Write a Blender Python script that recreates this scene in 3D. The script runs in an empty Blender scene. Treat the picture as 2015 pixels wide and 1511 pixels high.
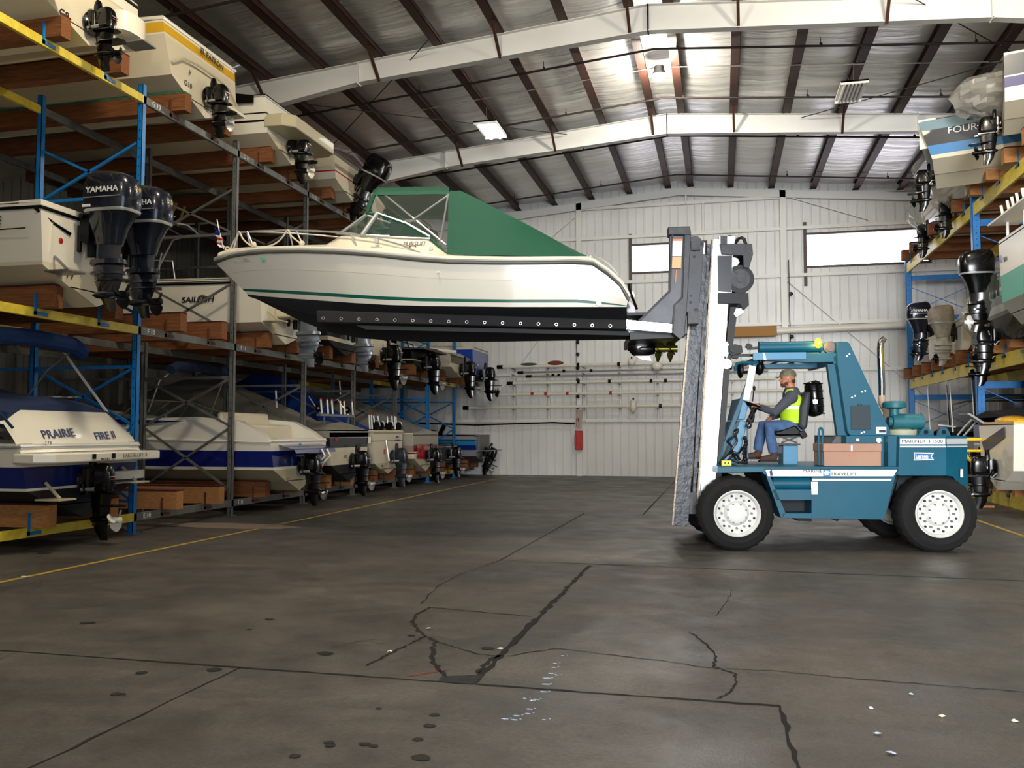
import bpy, math, random
from mathutils import Vector, Matrix
random.seed(7)
SC = bpy.context.scene
COL = SC.collection
# ------------------------------------------------------------------ camera
FPX, VX, HY, CAMH = 1700.0, 1420.0, 850.0, 1.6
PITCH = math.atan((HY-755.5)/FPX)
YAW = math.atan((VX-1007.5)*math.cos(PITCH)/FPX)
cd = bpy.data.cameras.new('camera'); cam = bpy.data.objects.new('camera', cd); COL.objects.link(cam)
cd.sensor_width = 36.0; cd.lens = 36.0*FPX/2015.0; cd.clip_start = .05; cd.clip_end = 300
cam.location = (0, 0, CAMH); cam.rotation_euler = (math.pi/2+PITCH, 0, YAW)
SC.camera = cam
# ------------------------------------------------------------------ world, daylight through the open door, exposure
w = bpy.data.worlds.new('world'); SC.world = w; w.use_nodes = True
w.node_tree.nodes['Background'].inputs[0].default_value = (.75, .85, 1, 1)
w.node_tree.nodes['Background'].inputs[1].default_value = 1.6
def area(name, loc, rot, sx, sy, power, col=(1, 1, 1)):
    l = bpy.data.lights.new(name, 'AREA'); l.shape = 'RECTANGLE'; l.size = sx; l.size_y = sy; l.energy = power; l.color = col
    o = bpy.data.objects.new(name, l); COL.objects.link(o); o.location = loc; o.rotation_euler = rot; return o
area('door_daylight', (3.0, -30.0, 4.5), (math.radians(90), 0, 0), 18.0, 13.0, 15000, (.97, .985, 1))
SC.view_settings.view_transform = 'Standard'; SC.view_settings.look = 'None'
SC.view_settings.exposure = 0.8; SC.view_settings.gamma = 1; SC.view_settings.use_curve_mapping = False

# ------------------------------------------------------------------ helpers
FW = Vector((-math.sin(YAW)*math.cos(PITCH), math.cos(YAW)*math.cos(PITCH), math.sin(PITCH)))
RT = Vector((math.cos(YAW), math.sin(YAW), 0)); UP = RT.cross(FW); EYE = Vector((0, 0, CAMH))
def ray(x, y): return FW*FPX + RT*(x-1007.5) - UP*(y-755.5)
def at(x, y, ax, v):
    d = ray(x, y); t = (v-EYE[ax])/d[ax]; return EYE+d*t
TH = math.radians(9.4); P0 = Vector((.18, 12.13, 0))
TD = Vector((math.cos(TH), math.sin(TH), 0)); TN = Vector((-math.sin(TH), math.cos(TH), 0))
def tp(x, y, v=0.):
    d = ray(x, y); t = ((P0-EYE).dot(TN)+v)/d.dot(TN); P = EYE+d*t
    return ((P-P0).dot(TD), v, P.z)
def lin(h):
    h = h.lstrip('#'); r = [int(h[i:i+2], 16)/255 for i in (0, 2, 4)]
    return tuple(c/12.92 if c <= .04045 else ((c+.055)/1.055)**2.4 for c in r)
MC = {}
def M(name, hexc, rough=.5, metal=0., var=0., scale=5., bump=0., bscale=None, alpha=1., coat=0., emit=0., spec=.5, stretch=None, trans=0.):
    if name in MC: return MC[name]
    m = bpy.data.materials.new(name); m.use_nodes = True; nt = m.node_tree; b = nt.nodes['Principled BSDF']; c = lin(hexc)
    b.inputs['Base Color'].default_value = (*c, 1); b.inputs['Roughness'].default_value = rough; b.inputs['Metallic'].default_value = metal
    b.inputs['Alpha'].default_value = alpha; b.inputs['Coat Weight'].default_value = coat; b.inputs['Specular IOR Level'].default_value = spec
    b.inputs['Transmission Weight'].default_value = trans
    if emit: b.inputs['Emission Color'].default_value = (*c, 1); b.inputs['Emission Strength'].default_value = emit
    if var or bump:
        tc = nt.nodes.new('ShaderNodeTexCoord'); mp = nt.nodes.new('ShaderNodeMapping'); nt.links.new(tc.outputs['Object'], mp.inputs[0])
        if stretch: mp.inputs['Scale'].default_value = stretch
        n = nt.nodes.new('ShaderNodeTexNoise'); n.inputs['Scale'].default_value = scale; n.inputs['Detail'].default_value = 6
        nt.links.new(mp.outputs[0], n.inputs['Vector'])
        if var:
            r = nt.nodes.new('ShaderNodeValToRGB'); r.color_ramp.elements[0].position = .3; r.color_ramp.elements[1].position = .72
            r.color_ramp.elements[0].color = (*[max(0, x*(1-var)) for x in c], 1); r.color_ramp.elements[1].color = (*[min(1, x*(1+var)) for x in c], 1)
            nt.links.new(n.outputs[0], r.inputs[0]); nt.links.new(r.outputs[0], b.inputs['Base Color'])
        if bump:
            n2 = n
            if bscale:
                n2 = nt.nodes.new('ShaderNodeTexNoise'); n2.inputs['Scale'].default_value = bscale; n2.inputs['Detail'].default_value = 4
                nt.links.new(mp.outputs[0], n2.inputs['Vector'])
            bp = nt.nodes.new('ShaderNodeBump'); bp.inputs['Strength'].default_value = bump; bp.inputs['Distance'].default_value = .03
            nt.links.new(n2.outputs[0], bp.inputs['Height']); nt.links.new(bp.outputs[0], b.inputs['Normal'])
    MC[name] = m; return m
class MB:
    def __init__(s): s.v = []; s.f = []; s.m = []; s.mi = 0
    def add(s, vs, fs):
        o = len(s.v); s.v += [tuple(x) for x in vs]; s.f += [[o+i for i in f] for f in fs]; s.m += [s.mi]*len(fs); return s
    def box(s, a, b):
        x0, y0, z0 = a; x1, y1, z1 = b
        return s.add([(x0, y0, z0), (x1, y0, z0), (x1, y1, z0), (x0, y1, z0), (x0, y0, z1), (x1, y0, z1), (x1, y1, z1), (x0, y1, z1)],
                     [(0, 3, 2, 1), (4, 5, 6, 7), (0, 1, 5, 4), (1, 2, 6, 5), (2, 3, 7, 6), (3, 0, 4, 7)])
    def cbox(s, c, d): return s.box([c[i]-d[i]/2 for i in range(3)], [c[i]+d[i]/2 for i in range(3)])
    def bar(s, a, b, w, h, up=(0, 0, 1)):
        a = Vector(a); b = Vector(b); d = (b-a).normalized(); u = Vector(up)
        if abs(d.dot(u)) > .98: u = Vector((0, 1, 0))
        r = d.cross(u).normalized(); u = r.cross(d)
        vs = [p+r*sx*w/2+u*sz*h/2 for p in (a, b) for sx, sz in ((-1, -1), (1, -1), (1, 1), (-1, 1))]
        return s.add(vs, [(0, 1, 2, 3), (4, 7, 6, 5), (0, 4, 5, 1), (1, 5, 6, 2), (2, 6, 7, 3), (3, 7, 4, 0)])
    def tube(s, pts, r, n=8, cap=True, closed=False):
        pts = [Vector(p) for p in pts]; N = len(pts); rr = r if isinstance(r, (list, tuple)) else [r]*N; rings = []; pu = None
        for i, p in enumerate(pts):
            if closed: d = (pts[(i+1) % N]-pts[i-1])
            else: d = (pts[min(i+1, N-1)]-pts[max(i-1, 0)])
            d = d.normalized() if d.length > 1e-9 else Vector((0, 0, 1))
            u = pu if pu is not None else (Vector((0, 0, 1)) if abs(d.z) < .9 else Vector((1, 0, 0)))
            a = d.cross(u)
            if a.length < 1e-6: a = d.cross(Vector((1, .3, .2)))
            a.normalize(); u = a.cross(d).normalized(); pu = u
            rings.append([p+a*math.cos(2*math.pi*k/n)*rr[i]+u*math.sin(2*math.pi*k/n)*rr[i] for k in range(n)])
        return s.loft(rings, True, cap and not closed, closed)
    def loft(s, rings, wrap=True, cap=False, closed=False, mats=None):
        n = len(rings[0]); o = len(s.v)
        for r in rings: s.v += [tuple(p) for p in r]
        R = len(rings)
        for i in range(R if closed else R-1):
            for k in range(n if wrap else n-1):
                i2 = (i+1) % R; k2 = (k+1) % n
                s.f.append([o+i*n+k, o+i*n+k2, o+i2*n+k2, o+i2*n+k]); s.m.append(mats[k] if mats else s.mi)
        if cap:
            s.f.append([o+k for k in range(n)][::-1]); s.f.append([o+(R-1)*n+k for k in range(n)]); s.m += [s.mi]*2
        return s
    def prism(s, poly, off):
        n = len(poly); off = Vector(off); a = [Vector(p) for p in poly]; b = [p+off for p in a]; o = len(s.v)
        s.v += [tuple(p) for p in a+b]; s.f.append([o+i for i in range(n)]); s.f.append([o+n+i for i in range(n)][::-1]); s.m += [s.mi]*2
        for i in range(n): j = (i+1) % n; s.f.append([o+i, o+n+i, o+n+j, o+j]); s.m.append(s.mi)
        return s
    def cyl(s, a, b, r, n=20): return s.tube([a, b], r, n)
    def lathe(s, prof, c, axis='y', n=32):
        c = Vector(c); rings = []
        for r, h in prof:
            ring = []
            for k in range(n):
                a = 2*math.pi*k/n; x, y = r*math.cos(a), r*math.sin(a)
                ring.append(c+(Vector((x, h, y)) if axis == 'y' else Vector((x, y, h)) if axis == 'z' else Vector((h, x, y))))
            rings.append(ring)
        return s.loft(rings, True, True)
    def ball(s, c, r, n=14, m=9):
        c = Vector(c); r = Vector(r) if isinstance(r, (tuple, list)) else Vector((r, r, r)); rings = []
        for i in range(m+1):
            a = -math.pi/2+math.pi*i/m; q = max(.001, math.cos(a)); z = math.sin(a)
            rings.append([c+Vector((r.x*q*math.cos(2*math.pi*k/n), r.y*q*math.sin(2*math.pi*k/n), r.z*z)) for k in range(n)])
        return s.loft(rings, True, True)
    def build(s, name, mat, parent=None, smooth=35, bevel=0, loc=None):
        me = bpy.data.meshes.new(name); me.from_pydata(s.v, [], s.f)
        for m in (mat if isinstance(mat, (list, tuple)) else [mat]): me.materials.append(m)
        me.polygons.foreach_set('material_index', s.m)
        me.update()
        import bmesh
        bm = bmesh.new(); bm.from_mesh(me); bmesh.ops.recalc_face_normals(bm, faces=bm.faces); bm.to_mesh(me); bm.free()
        if smooth:
            me.polygons.foreach_set('use_smooth', [True]*len(me.polygons)); me.set_sharp_from_angle(angle=math.radians(smooth))
        o = bpy.data.objects.new(name, me); COL.objects.link(o)
        if loc: o.location = loc
        if parent: o.parent = parent
        if bevel:
            b = o.modifiers.new('bevel', 'BEVEL'); b.width = bevel; b.segments = 2; b.limit_method = 'ANGLE'; b.angle_limit = math.radians(50); b.harden_normals = False
        return o
def cat(pts, k=5):
    P = [Vector(p) for p in pts]; out = []
    for i in range(len(P)-1):
        a, b_, c_, d = P[max(i-1, 0)], P[i], P[i+1], P[min(i+2, len(P)-1)]
        for j in range(k):
            t = j/k; out.append(.5*((2*b_)+(c_-a)*t+(2*a-5*b_+4*c_-d)*t*t+(3*b_-a-3*c_+d)*t**3))
    return out+[P[-1]]
def tag(o, label, cat, group=None):
    o['label'] = label; o['category'] = cat
    if group: o['group'] = group
    return o
def struct(o): o['kind'] = 'structure'; return o
def thing(name, label, cat, loc=(0, 0, 0), rz=0., group=None):
    o = bpy.data.objects.new(name, None); COL.objects.link(o); o.empty_display_size = .2
    o.location = loc; o.rotation_euler = (0, 0, rz); return tag(o, label, cat, group)
def copy_tree(o, parent=None):
    c = o.copy(); COL.objects.link(c); c.parent = parent
    for ch in list(o.children): copy_tree(ch, c)
    return c
def text(s, size, org, xd, mat, parent, name='lettering', up=(0, 0, 1), ext=.002, sx=1., shear=0., bold=0.):
    cu = bpy.data.curves.new(name, 'FONT'); cu.body = s; cu.size = size; cu.extrude = ext; cu.align_x = 'CENTER'; cu.align_y = 'CENTER'; cu.shear = shear; cu.offset = bold*size; cu.resolution_u = 3
    t = bpy.data.objects.new(name, cu); COL.objects.link(t); bpy.context.view_layer.update()
    me = bpy.data.meshes.new_from_object(t.evaluated_get(bpy.context.evaluated_depsgraph_get())); bpy.data.objects.remove(t)
    me.materials.clear(); me.materials.append(mat)
    x = Vector(xd).normalized(); u = Vector(up); z = x.cross(u).normalized(); u = z.cross(x)
    mt = Matrix((x*sx, u, z)).transposed().to_4x4(); mt.translation = Vector(org); me.transform(mt)
    o = bpy.data.objects.new(name, me); COL.objects.link(o); o.parent = parent; return o
def lerp(a, b, t): return a+(b-a)*t
def ip(xs, x):
    for (x0, y0), (x1, y1) in zip(xs, xs[1:]):
        if x <= x1 or (x1, y1) == xs[-1]: return lerp(y0, y1, 0 if x1 == x0 else min(1, max(0, (x-x0)/(x1-x0))))
def seg(o): return o

# ------------------------------------------------------------------ materials
white = M('gelcoat_white', 'EFEADB', .25, coat=.4)
pure = M('paint_white', 'F4F2EC', .45)
cream = M('gelcoat_cream', 'D9D0B8', .3, coat=.3)
cream2 = M('gelcoat_beige', 'C2B899', .35, coat=.2)
navy = M('gelcoat_navy', '10226E', .2, coat=.5)
royal = M('gelcoat_royal', '1740A8', .25, coat=.4)
teal = M('gelcoat_teal', '1E7FA8', .3, coat=.3)
yellowg = M('gelcoat_yellow', 'E3B12E', .25, coat=.5)
redg = M('gelcoat_red', 'A9141F', .25, coat=.4)
maroon = M('gelcoat_maroon', '5A2430', .35, coat=.3)
charc = M('gelcoat_charcoal', '1E222B', .35, coat=.2)
bottomp = M('bottom_paint', '15171B', .75)
bottomg = M('bottom_grey', '74726A', .6, var=.15, scale=2)
aqua = M('gelcoat_aqua', '2FA58C', .3)
black = M('black_plastic', '040405', .4, spec=.25)
blackg = M('black_gloss', '050507', .22, coat=.3, spec=.35)
rubber = M('rubber', '1B1B1D', .85, var=.2, scale=8)
tirem = M('tire_rubber', '0E0E0F', .88, var=.25, scale=14, bump=.3)
steel = M('steel', 'C6C8CA', .3, .6)
chrome = M('chrome', 'D8DADC', .08, 1.)
alu = M('aluminium', '9A9C9E', .4, .9)
dsteel = M('dark_steel', '131518', .4, .2, var=.35, scale=9, bump=.1)
msteel = M('mast_steel', '1C1F24', .35, .3, var=.5, scale=14, bump=.25)
polish = M('polished_steel', 'D5DDE8', .22, .55, var=.12, scale=3)
bronze = M('bronze', '6E6A2C', .25, .8)
blues = M('rack_blue', '1076C2', .4, var=.12, scale=12)
yels = M('rack_yellow', 'D9C23E', .45, var=.14, scale=10)
greys = M('rack_galvanised', '6F716F', .5, .35, var=.2, scale=10)
wood = M('timber', '7C4B26', .8, var=.4, scale=3, stretch=(1, 14, 14), bump=.15)
woodend = M('timber_pale', 'B07A46', .75, var=.25, scale=5, stretch=(2, 10, 10))
carpet = M('bunk_carpet', '4E1613', .95, var=.3, scale=20)
carpetg = M('bunk_carpet_green', '2C6B50', .95, var=.3, scale=20)
navycan = M('navy_canvas', '152A50', .9, var=.15, scale=30, bump=.3, bscale=3)
bluetarp = M('blue_tarp', '14409A', .6, bump=.5, bscale=2.5)
greytarp = M('grey_tarp', '8D887D', .8, var=.12, scale=2, bump=.8, bscale=2.2)
blackcan = M('black_canvas', '17181A', .9, bump=.4, bscale=3)
greencan = M('green_canvas', '0A4E38', .75, var=.08, scale=60, bump=.35, bscale=1.6)
film = M('shrink_film', 'B4B1A8', .2, alpha=.55, bump=1., bscale=5., coat=.4)
filmc = M('clear_film', 'B0B8B2', .12, alpha=.2, bump=.6, bscale=3)
glassm = M('tinted_glass', '3E5A50', .05, alpha=.42)
filmv = M('clear_vinyl', '6E746C', .06, alpha=.22, bump=.5, bscale=3)
tblue = M('truck_blue', '07536A', .42, var=.09, scale=2.5, coat=.0, spec=.35)
tblue2 = M('truck_blue_light', '3A80A4', .4, coat=.1)
tdark = M('truck_dark', '10191F', .7)
outb = M('outboard_blue_grey', '1B2130', .2, .35, coat=.7)
outg = M('outboard_silver', '7F8894', .25, .5, coat=.4)
ltxt = M('letter_dark', '16181C', .5)
ltxtb = M('letter_blue', '1A2D5C', .5)
ltxtw = M('letter_white', 'E8E8E4', .5)
ltxtg = M('letter_gold', 'B59A62', .4, .4)
orange = M('signal_orange', 'E0701C', .5)
redm = M('signal_red', 'B5221F', .4)
hiviz = M('hi_viz_yellow', 'BEE022', .7)
reflect = M('reflective_tape', 'F2F2EC', .4)
tan = M('toolbox_tan', 'A8806A', .6, var=.06, scale=3)
# ------------------------------------------------------------------ building shell
RX, RZ, SL = -1.38, 10.78, .088
XL, XR, YB, YF = -19.4, 16.6, 31.6, -4.6
def roofz(x): return RZ-SL*abs(x-RX)
# floor
fm = bpy.data.materials.new('worn_concrete'); fm.use_nodes = True; nt = fm.node_tree; b = nt.nodes['Principled BSDF']
tc = nt.nodes.new('ShaderNodeTexCoord')
def noise(scale, det, st=(1, 1, 1), dist=0.):
    mp = nt.nodes.new('ShaderNodeMapping'); mp.inputs['Scale'].default_value = st; nt.links.new(tc.outputs['Object'], mp.inputs[0])
    n = nt.nodes.new('ShaderNodeTexNoise'); n.inputs['Scale'].default_value = scale; n.inputs['Detail'].default_value = det; n.inputs['Distortion'].default_value = dist
    n.inputs['Roughness'].default_value = .62
    nt.links.new(mp.outputs[0], n.inputs['Vector']); return n.outputs[0]
def ramp(src, els):
    r = nt.nodes.new('ShaderNodeValToRGB'); cr = r.color_ramp
    while len(cr.elements) < len(els): cr.elements.new(.5)
    for e, (p, c) in zip(cr.elements, els): e.position = p; e.color = (*(lin(c) if isinstance(c, str) else (c, c, c)), 1)
    nt.links.new(src, r.inputs[0]); return r.outputs[0]
def mix(a, b_, f, mode='MIX'):
    m = nt.nodes.new('ShaderNodeMix'); m.data_type = 'RGBA'; m.blend_type = mode
    for i, s in ((6, a), (7, b_)):
        if isinstance(s, tuple): m.inputs[i].default_value = (*s, 1)
        else: nt.links.new(s, m.inputs[i])
    if isinstance(f, float): m.inputs[0].default_value = f
    else: nt.links.new(f, m.inputs[0])
    return m.outputs[2]
base = ramp(noise(.45, 9, (1, 1, 1), .3), [(.3, '3F3E3C'), (.5, '4E4B48'), (.68, '605C56')])
streak = ramp(noise(.8, 9, (.5, 1.5, 1), .5), [(.46, 0.), (.64, 1.)])
c1 = mix(base, lin('69635A'), streak); c1 = mix(base, c1, .45)
mid = ramp(noise(3.2, 8, (1, 1.2, 1), .4), [(.3, .68), (.7, 1.25)]); c1 = mix(c1, mid, .75, 'MULTIPLY')
spots = ramp(noise(2.1, 5, (1, 1, 1), .6), [(.63, 0.), (.7, 1.)])
c2 = mix(c1, lin('231F1B'), spots); c2 = mix(c1, c2, .5)
fine = ramp(noise(34, 5), [(.35, .7), (.65, 1.25)])
c3 = mix(c2, fine, .8, 'MULTIPLY')
blue_ = ramp(noise(.6, 7, (1, 1, 1), 1.), [(.5, 0.), (.72, 1.)])
c4 = mix(c3, lin('33353A'), blue_); c4 = mix(c3, c4, .5)
nt.links.new(c4, b.inputs['Base Color'])
nt.links.new(ramp(noise(1.3, 8, (1, 1, 1), .4), [(.35, .36), (.7, .64)]), b.inputs['Roughness'])
bp = nt.nodes.new('ShaderNodeBump'); bp.inputs['Strength'].default_value = .25; bp.inputs['Distance'].default_value = .01
nt.links.new(noise(60, 4), bp.inputs['Height']); nt.links.new(bp.outputs[0], b.inputs['Normal'])
floor = struct(MB().box((XL-.3, YF-6, -.25), (XR+.3, YB+.3, 0)).build('floor', fm, smooth=0))
crackm = M('joint_dirt', '100F0E', .95)
def strip(name, pts, wid, mat, jit=0., z=.003, sub=1):
    P = [Vector(p) for p in pts]; Q = []
    for a, c in zip(P, P[1:]):
        for k in range(sub): Q.append(a.lerp(c, k/sub))
    Q.append(P[-1]); m = MB(); L, R = [], []
    for i, p in enumerate(Q):
        d = (Q[min(i+1, len(Q)-1)]-Q[max(i-1, 0)]).normalized(); n = Vector((-d.y, d.x, 0))
        j = n*random.uniform(-jit, jit) if 0 < i < len(Q)-1 else n*0; ww = wid*(random.uniform(.45, 1.5) if jit else 1)
        L.append(p+j+n*ww/2+Vector((0, 0, z))); R.append(p+j-n*ww/2+Vector((0, 0, z)))
    m.loft([[a, c] for a, c in zip(L, R)], wrap=False); o = m.build(name, mat, floor, smooth=0); return o
def fl(*pp): return [at(x, y, 2, 0) for x, y in pp]
yl = M('floor_line_yellow', 'B3963C', .7, var=.35, scale=9)
strip('painted_line', [(-7.5, 2, 0), (-7.45, 31.3, 0)], .08, yl); strip('painted_line', [(4.5, 2, 0), (4.48, 31.3, 0)], .08, yl)
strip('joint', [(XL, 5.37, 0), (-3.2, 5.37, 0), (.31, 5.37, 0)], .022, crackm, .006, sub=30)
strip('joint', [(-3.2, 5.37, 0), (-3.25, 1.5, 0)], .018, crackm, .008, sub=30)
strip('joint', [(.31, 5.37, 0), (.34, 3.9, 0), (.38, 1.5, 0)], .022, crackm, .012, sub=16)
strip('joint', [(-1.56, 5.38, 0), (-1.56, 10.39, 0)], .05, crackm, .012, sub=60)
strip('joint', [(-2.71, 10.55, 0), (9, 10.3, 0)], .02, crackm, .01, sub=30)
strip('joint', [(-2.71, 10.55, 0), (-2.65, 17., 0)], .03, crackm, .004, sub=8)
strip('joint', [(-6.8, 17., 0), (4, 17., 0)], .02, crackm, .004, sub=8)
strip('joint', [(-1.5, 17., 0), (-1.5, 31, 0)], .03, crackm, .004, sub=8)
strip('joint', [(-6.8, 24., 0), (4, 24., 0)], .03, crackm, .004, sub=8)
for pts, wd in (([(845, 1195), (820, 1210), (812, 1225), (822, 1240), (838, 1252), (858, 1262), (850, 1275), (852, 1300), (866, 1320), (878, 1330)], .028),
                ([(845, 1195), (930, 1203), (1045, 1213)], .014), ([(828, 1188), (860, 1155), (905, 1130), (985, 1102)], .01),
                ([(858, 1262), (900, 1275), (945, 1288), (990, 1292), (1100, 1276), (1300, 1300), (1405, 1316)], .01), ([(838, 1252), (800, 1270), (760, 1290), (722, 1310)], .02),
                ([(1356, 1243), (1380, 1260), (1408, 1285), (1405, 1313), (1446, 1325), (1450, 1345), (1438, 1362), (1410, 1375)], .014),
                ([(1405, 1316), (1520, 1320), (1640, 1332), (1800, 1345), (2015, 1362)], .01), ([(1408, 1212), (1430, 1185), (1440, 1160)], .008), ([(985, 1290), (960, 1300), (940, 1325)], .03)):
    strip('crack', fl(*pts), wd, crackm, .012, sub=7)
pm = MB(); pm.add([p+Vector((0, 0, .004)) for p in fl((868, 1332), (955, 1328), (930, 1347), (862, 1342))], [(0, 1, 2, 3)]); pm.build('asphalt_patch', M('patch', '26262A', .95, var=.3, scale=15), floor, smooth=0)
dustm = M('sand_dust', '7A6C5E', .95, var=.3, scale=25)
m = MB(); c = at(460, 1035, 2, 0); n = 40
m.add([c+Vector((math.cos(2*math.pi*k/n)*(1.2+.2*random.random())-.1, math.sin(2*math.pi*k/n)*(.35+.1*random.random()), .003)) for k in range(n)], [list(range(n))]); m.build('dust_patch', dustm, floor, smooth=0)
# oil spots on the floor
m = MB()
for x, y, r in ((172, 1225, .1), (228, 1365, .06), (243, 1365, .03), (278, 1323, .07), (530, 1218, .06), (490, 1238, .04), (422, 1317, .09), (87, 1088, .16), (845, 1427, .06), (718, 1463, .05), (735, 1467, .04), (580, 1487, .05), (650, 1466, .05), (855, 1406, .05), (823, 1454, .05), (810, 1250, .05), (828, 1490, .08), (960, 1275, .09), (640, 1285, .1), (745, 1393, .03), (648, 1460, .05)):
    c = at(x, y, 2, .004); r *= .62; m.add([c+Vector((math.cos(a*.5236)*r*random.uniform(.8, 1.2), math.sin(a*.5236)*r*.8*random.uniform(.7, 1.2), 0)) for a in range(12)], [list(range(12))])
o = m.build('oil_spot', M('oil', '0E0D0C', .75), floor, smooth=0); o['kind'] = 'stuff'
# walls
def panelmat(name, c1_, c2_, rough=.45):
    m = bpy.data.materials.new(name); m.use_nodes = True; nt_ = m.node_tree; b_ = nt_.nodes['Principled BSDF']; b_.inputs['Roughness'].default_value = rough
    t_ = nt_.nodes.new('ShaderNodeTexCoord'); n_ = nt_.nodes.new('ShaderNodeTexNoise'); n_.inputs['Scale'].default_value = .6; n_.inputs['Detail'].default_value = 6
    nt_.links.new(t_.outputs['Object'], n_.inputs['Vector']); r_ = nt_.nodes.new('ShaderNodeValToRGB')
    r_.color_ramp.elements[0].position = .3; r_.color_ramp.elements[1].position = .7
    r_.color_ramp.elements[0].color = (*lin(c1_), 1); r_.color_ramp.elements[1].color = (*lin(c2_), 1)
    nt_.links.new(n_.outputs[0], r_.inputs[0]); nt_.links.new(r_.outputs[0], b_.inputs['Base Color']); return m
wallm = panelmat('white_steel_panel', 'CFCFCD', 'E0E0DE')
wallg = panelmat('grey_steel_panel', '6A6963', '7C7B74')
def ribwall(name, x0, x1, y, z0, ztop, mat, holes=(), along='x', flip=1, step=.305):
    """corrugated steel sheet: narrow ribs standing proud of the flat pan; holes = (a0, a1, z0, z1)"""
    m = MB(); cuts = sorted({x0, x1, *[h[0] for h in holes], *[h[1] for h in holes]}); a = x0
    xs = []
    while a < x1-1e-6: xs += [(a, 0), (a+step-.06, 0), (a+step-.045, .03), (a+step-.015, .03)]; a += step
    xs.append((x1, 0)); xs = [p for p in xs if p[0] <= x1]
    for c_ in cuts:
        if all(abs(c_-p[0]) > 1e-3 for p in xs): xs.append((c_, 0))
    xs.sort()
    for (a0, d0), (a1, d1) in zip(xs, xs[1:]):
        mid = (a0+a1)/2; H = [h for h in holes if h[0]-1e-4 <= mid <= h[1]+1e-4]; spans = []
        t0, t1 = ztop(a0), ztop(a1)
        if H: h = H[0]; spans = [((z0, z0), (h[2], h[2])), ((h[3], h[3]), (t0, t1))]
        else: spans = [((z0, z0), (t0, t1))]
        for (b0, b1), (e0, e1) in spans:
            P = [(a0, d0, b0), (a1, d1, b1), (a1, d1, e1), (a0, d0, e0)]
            m.add([(p[0], y-flip*p[1], p[2]) if along == 'x' else (y-flip*p[1], p[0], p[2]) for p in P], [(0, 1, 2, 3)])
    return struct(m.build(name, mat, smooth=0))
ribwall('wall_back', XL, XR, YB, 0, roofz, wallm, [(-3.12, -.5, 7.45, 8.42), (2.98, 6.9, 7.4, 8.5)])
ribwall('wall_left', YF, YB, XL, 0, lambda a: roofz(XL), wallg, along='y', flip=-1)
ribwall('wall_right', YF, YB, XR, 0, lambda a: roofz(XR), wallm, [], along='y', flip=1)
ribwall('wall_front', XL, XR, YF, 0, roofz, wallm, [(-.5, 8.0, .02, 8.2)], flip=-1)
glow = M('window_daylight', 'F2F0FF', .5, emit=3.2)
fr = M('window_frame_dark', '4A3A38', .6)
for i, (x0, x1, z0, z1) in enumerate(((-3.12, -.5, 7.45, 8.42), (2.98, 6.9, 7.4, 8.5))):
    wo = struct(MB().box((x0-.02, YB+.03, z0), (x1+.02, YB+.06, z1)).build('window_%d' % (i+1), glow, smooth=0))
    m = MB(); m.box((x0-.1, YB-.1, z0-.7), (x0, YB+.05, z1+.45)); m.box((x0, YB-.06, z0-.07), (x1, YB+.05, z0)); m.box((x0, YB-.06, z1), (x1, YB+.05, z1+.07)); m.box((x1, YB-.06, z0-.07), (x1+.08, YB+.05, z1+.07))
    m.build('window_frame', fr, wo, smooth=0)
# girts and columns of the back wall
gm = M('girt_white', 'DDDCD6', .5)
tn = [0]
def trim(m, mat=None, smooth=0, bevel=0):
    tn[0] += 1; return struct(m.build('trim_%d' % tn[0], mat or gm, smooth=smooth, bevel=bevel))
for z in (1.98, 3.72, 5.35, 7.05, 8.72, 9.85):
    hw = 18 if z < 9.3 else (RZ-z-.15)/SL
    for x0, x1 in ((max(XL, RX-hw), -5.15), (-4.97, 2.1), (2.28, min(XR, RX+hw))):
        if x1 > x0: trim(MB().box((x0, YB-.14, z-.02), (x1, YB-.04, z)).box((x0, YB-.15, z), (x1, YB-.13, z+.09)))
for x in (-12.3, -5.06, 2.19, 9.45): trim(MB().box((x-.1, YB-.22, 0), (x+.1, YB-.2, roofz(x)-.3)).box((x-.012, YB-.2, 0), (x+.012, YB-.04, roofz(x)-.3)))
for s in (-1, 1): trim(MB().prism([(RX, YB-.22, RZ-.62), (RX+s*18, YB-.22, RZ-.62-18*SL), (RX+s*18, YB-.22, RZ-.36-18*SL), (RX, YB-.22, RZ-.36)], (0, .1, 0)))
for a, c in (((-8.2, 7.2), (-5.2, 9.6)), ((5, 8.9), (2.3, 9.9)), ((-9.0, 1.9), (-5.2, 6.9)), ((2.3, 6.9), (6.9, 2.6))): trim(MB().bar((a[0], YB-.17, a[1]), (c[0], YB-.17, c[1]), .02, .03))
for x, z0, z1 in ((-1.15, 9.85, 10.5), (-.55, 8.8, 9.85), (-7.5, 2, 3.7), (-6.2, 2, 3.7), (-4.9, 2, 3.7), (-3.55, 2, 3.7), (-2.2, 2, 3.7), (-4.85, 2, 3.7)): trim(MB().box((x-.03, YB-.2, z0), (x+.03, YB-.14, z1)))
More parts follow.
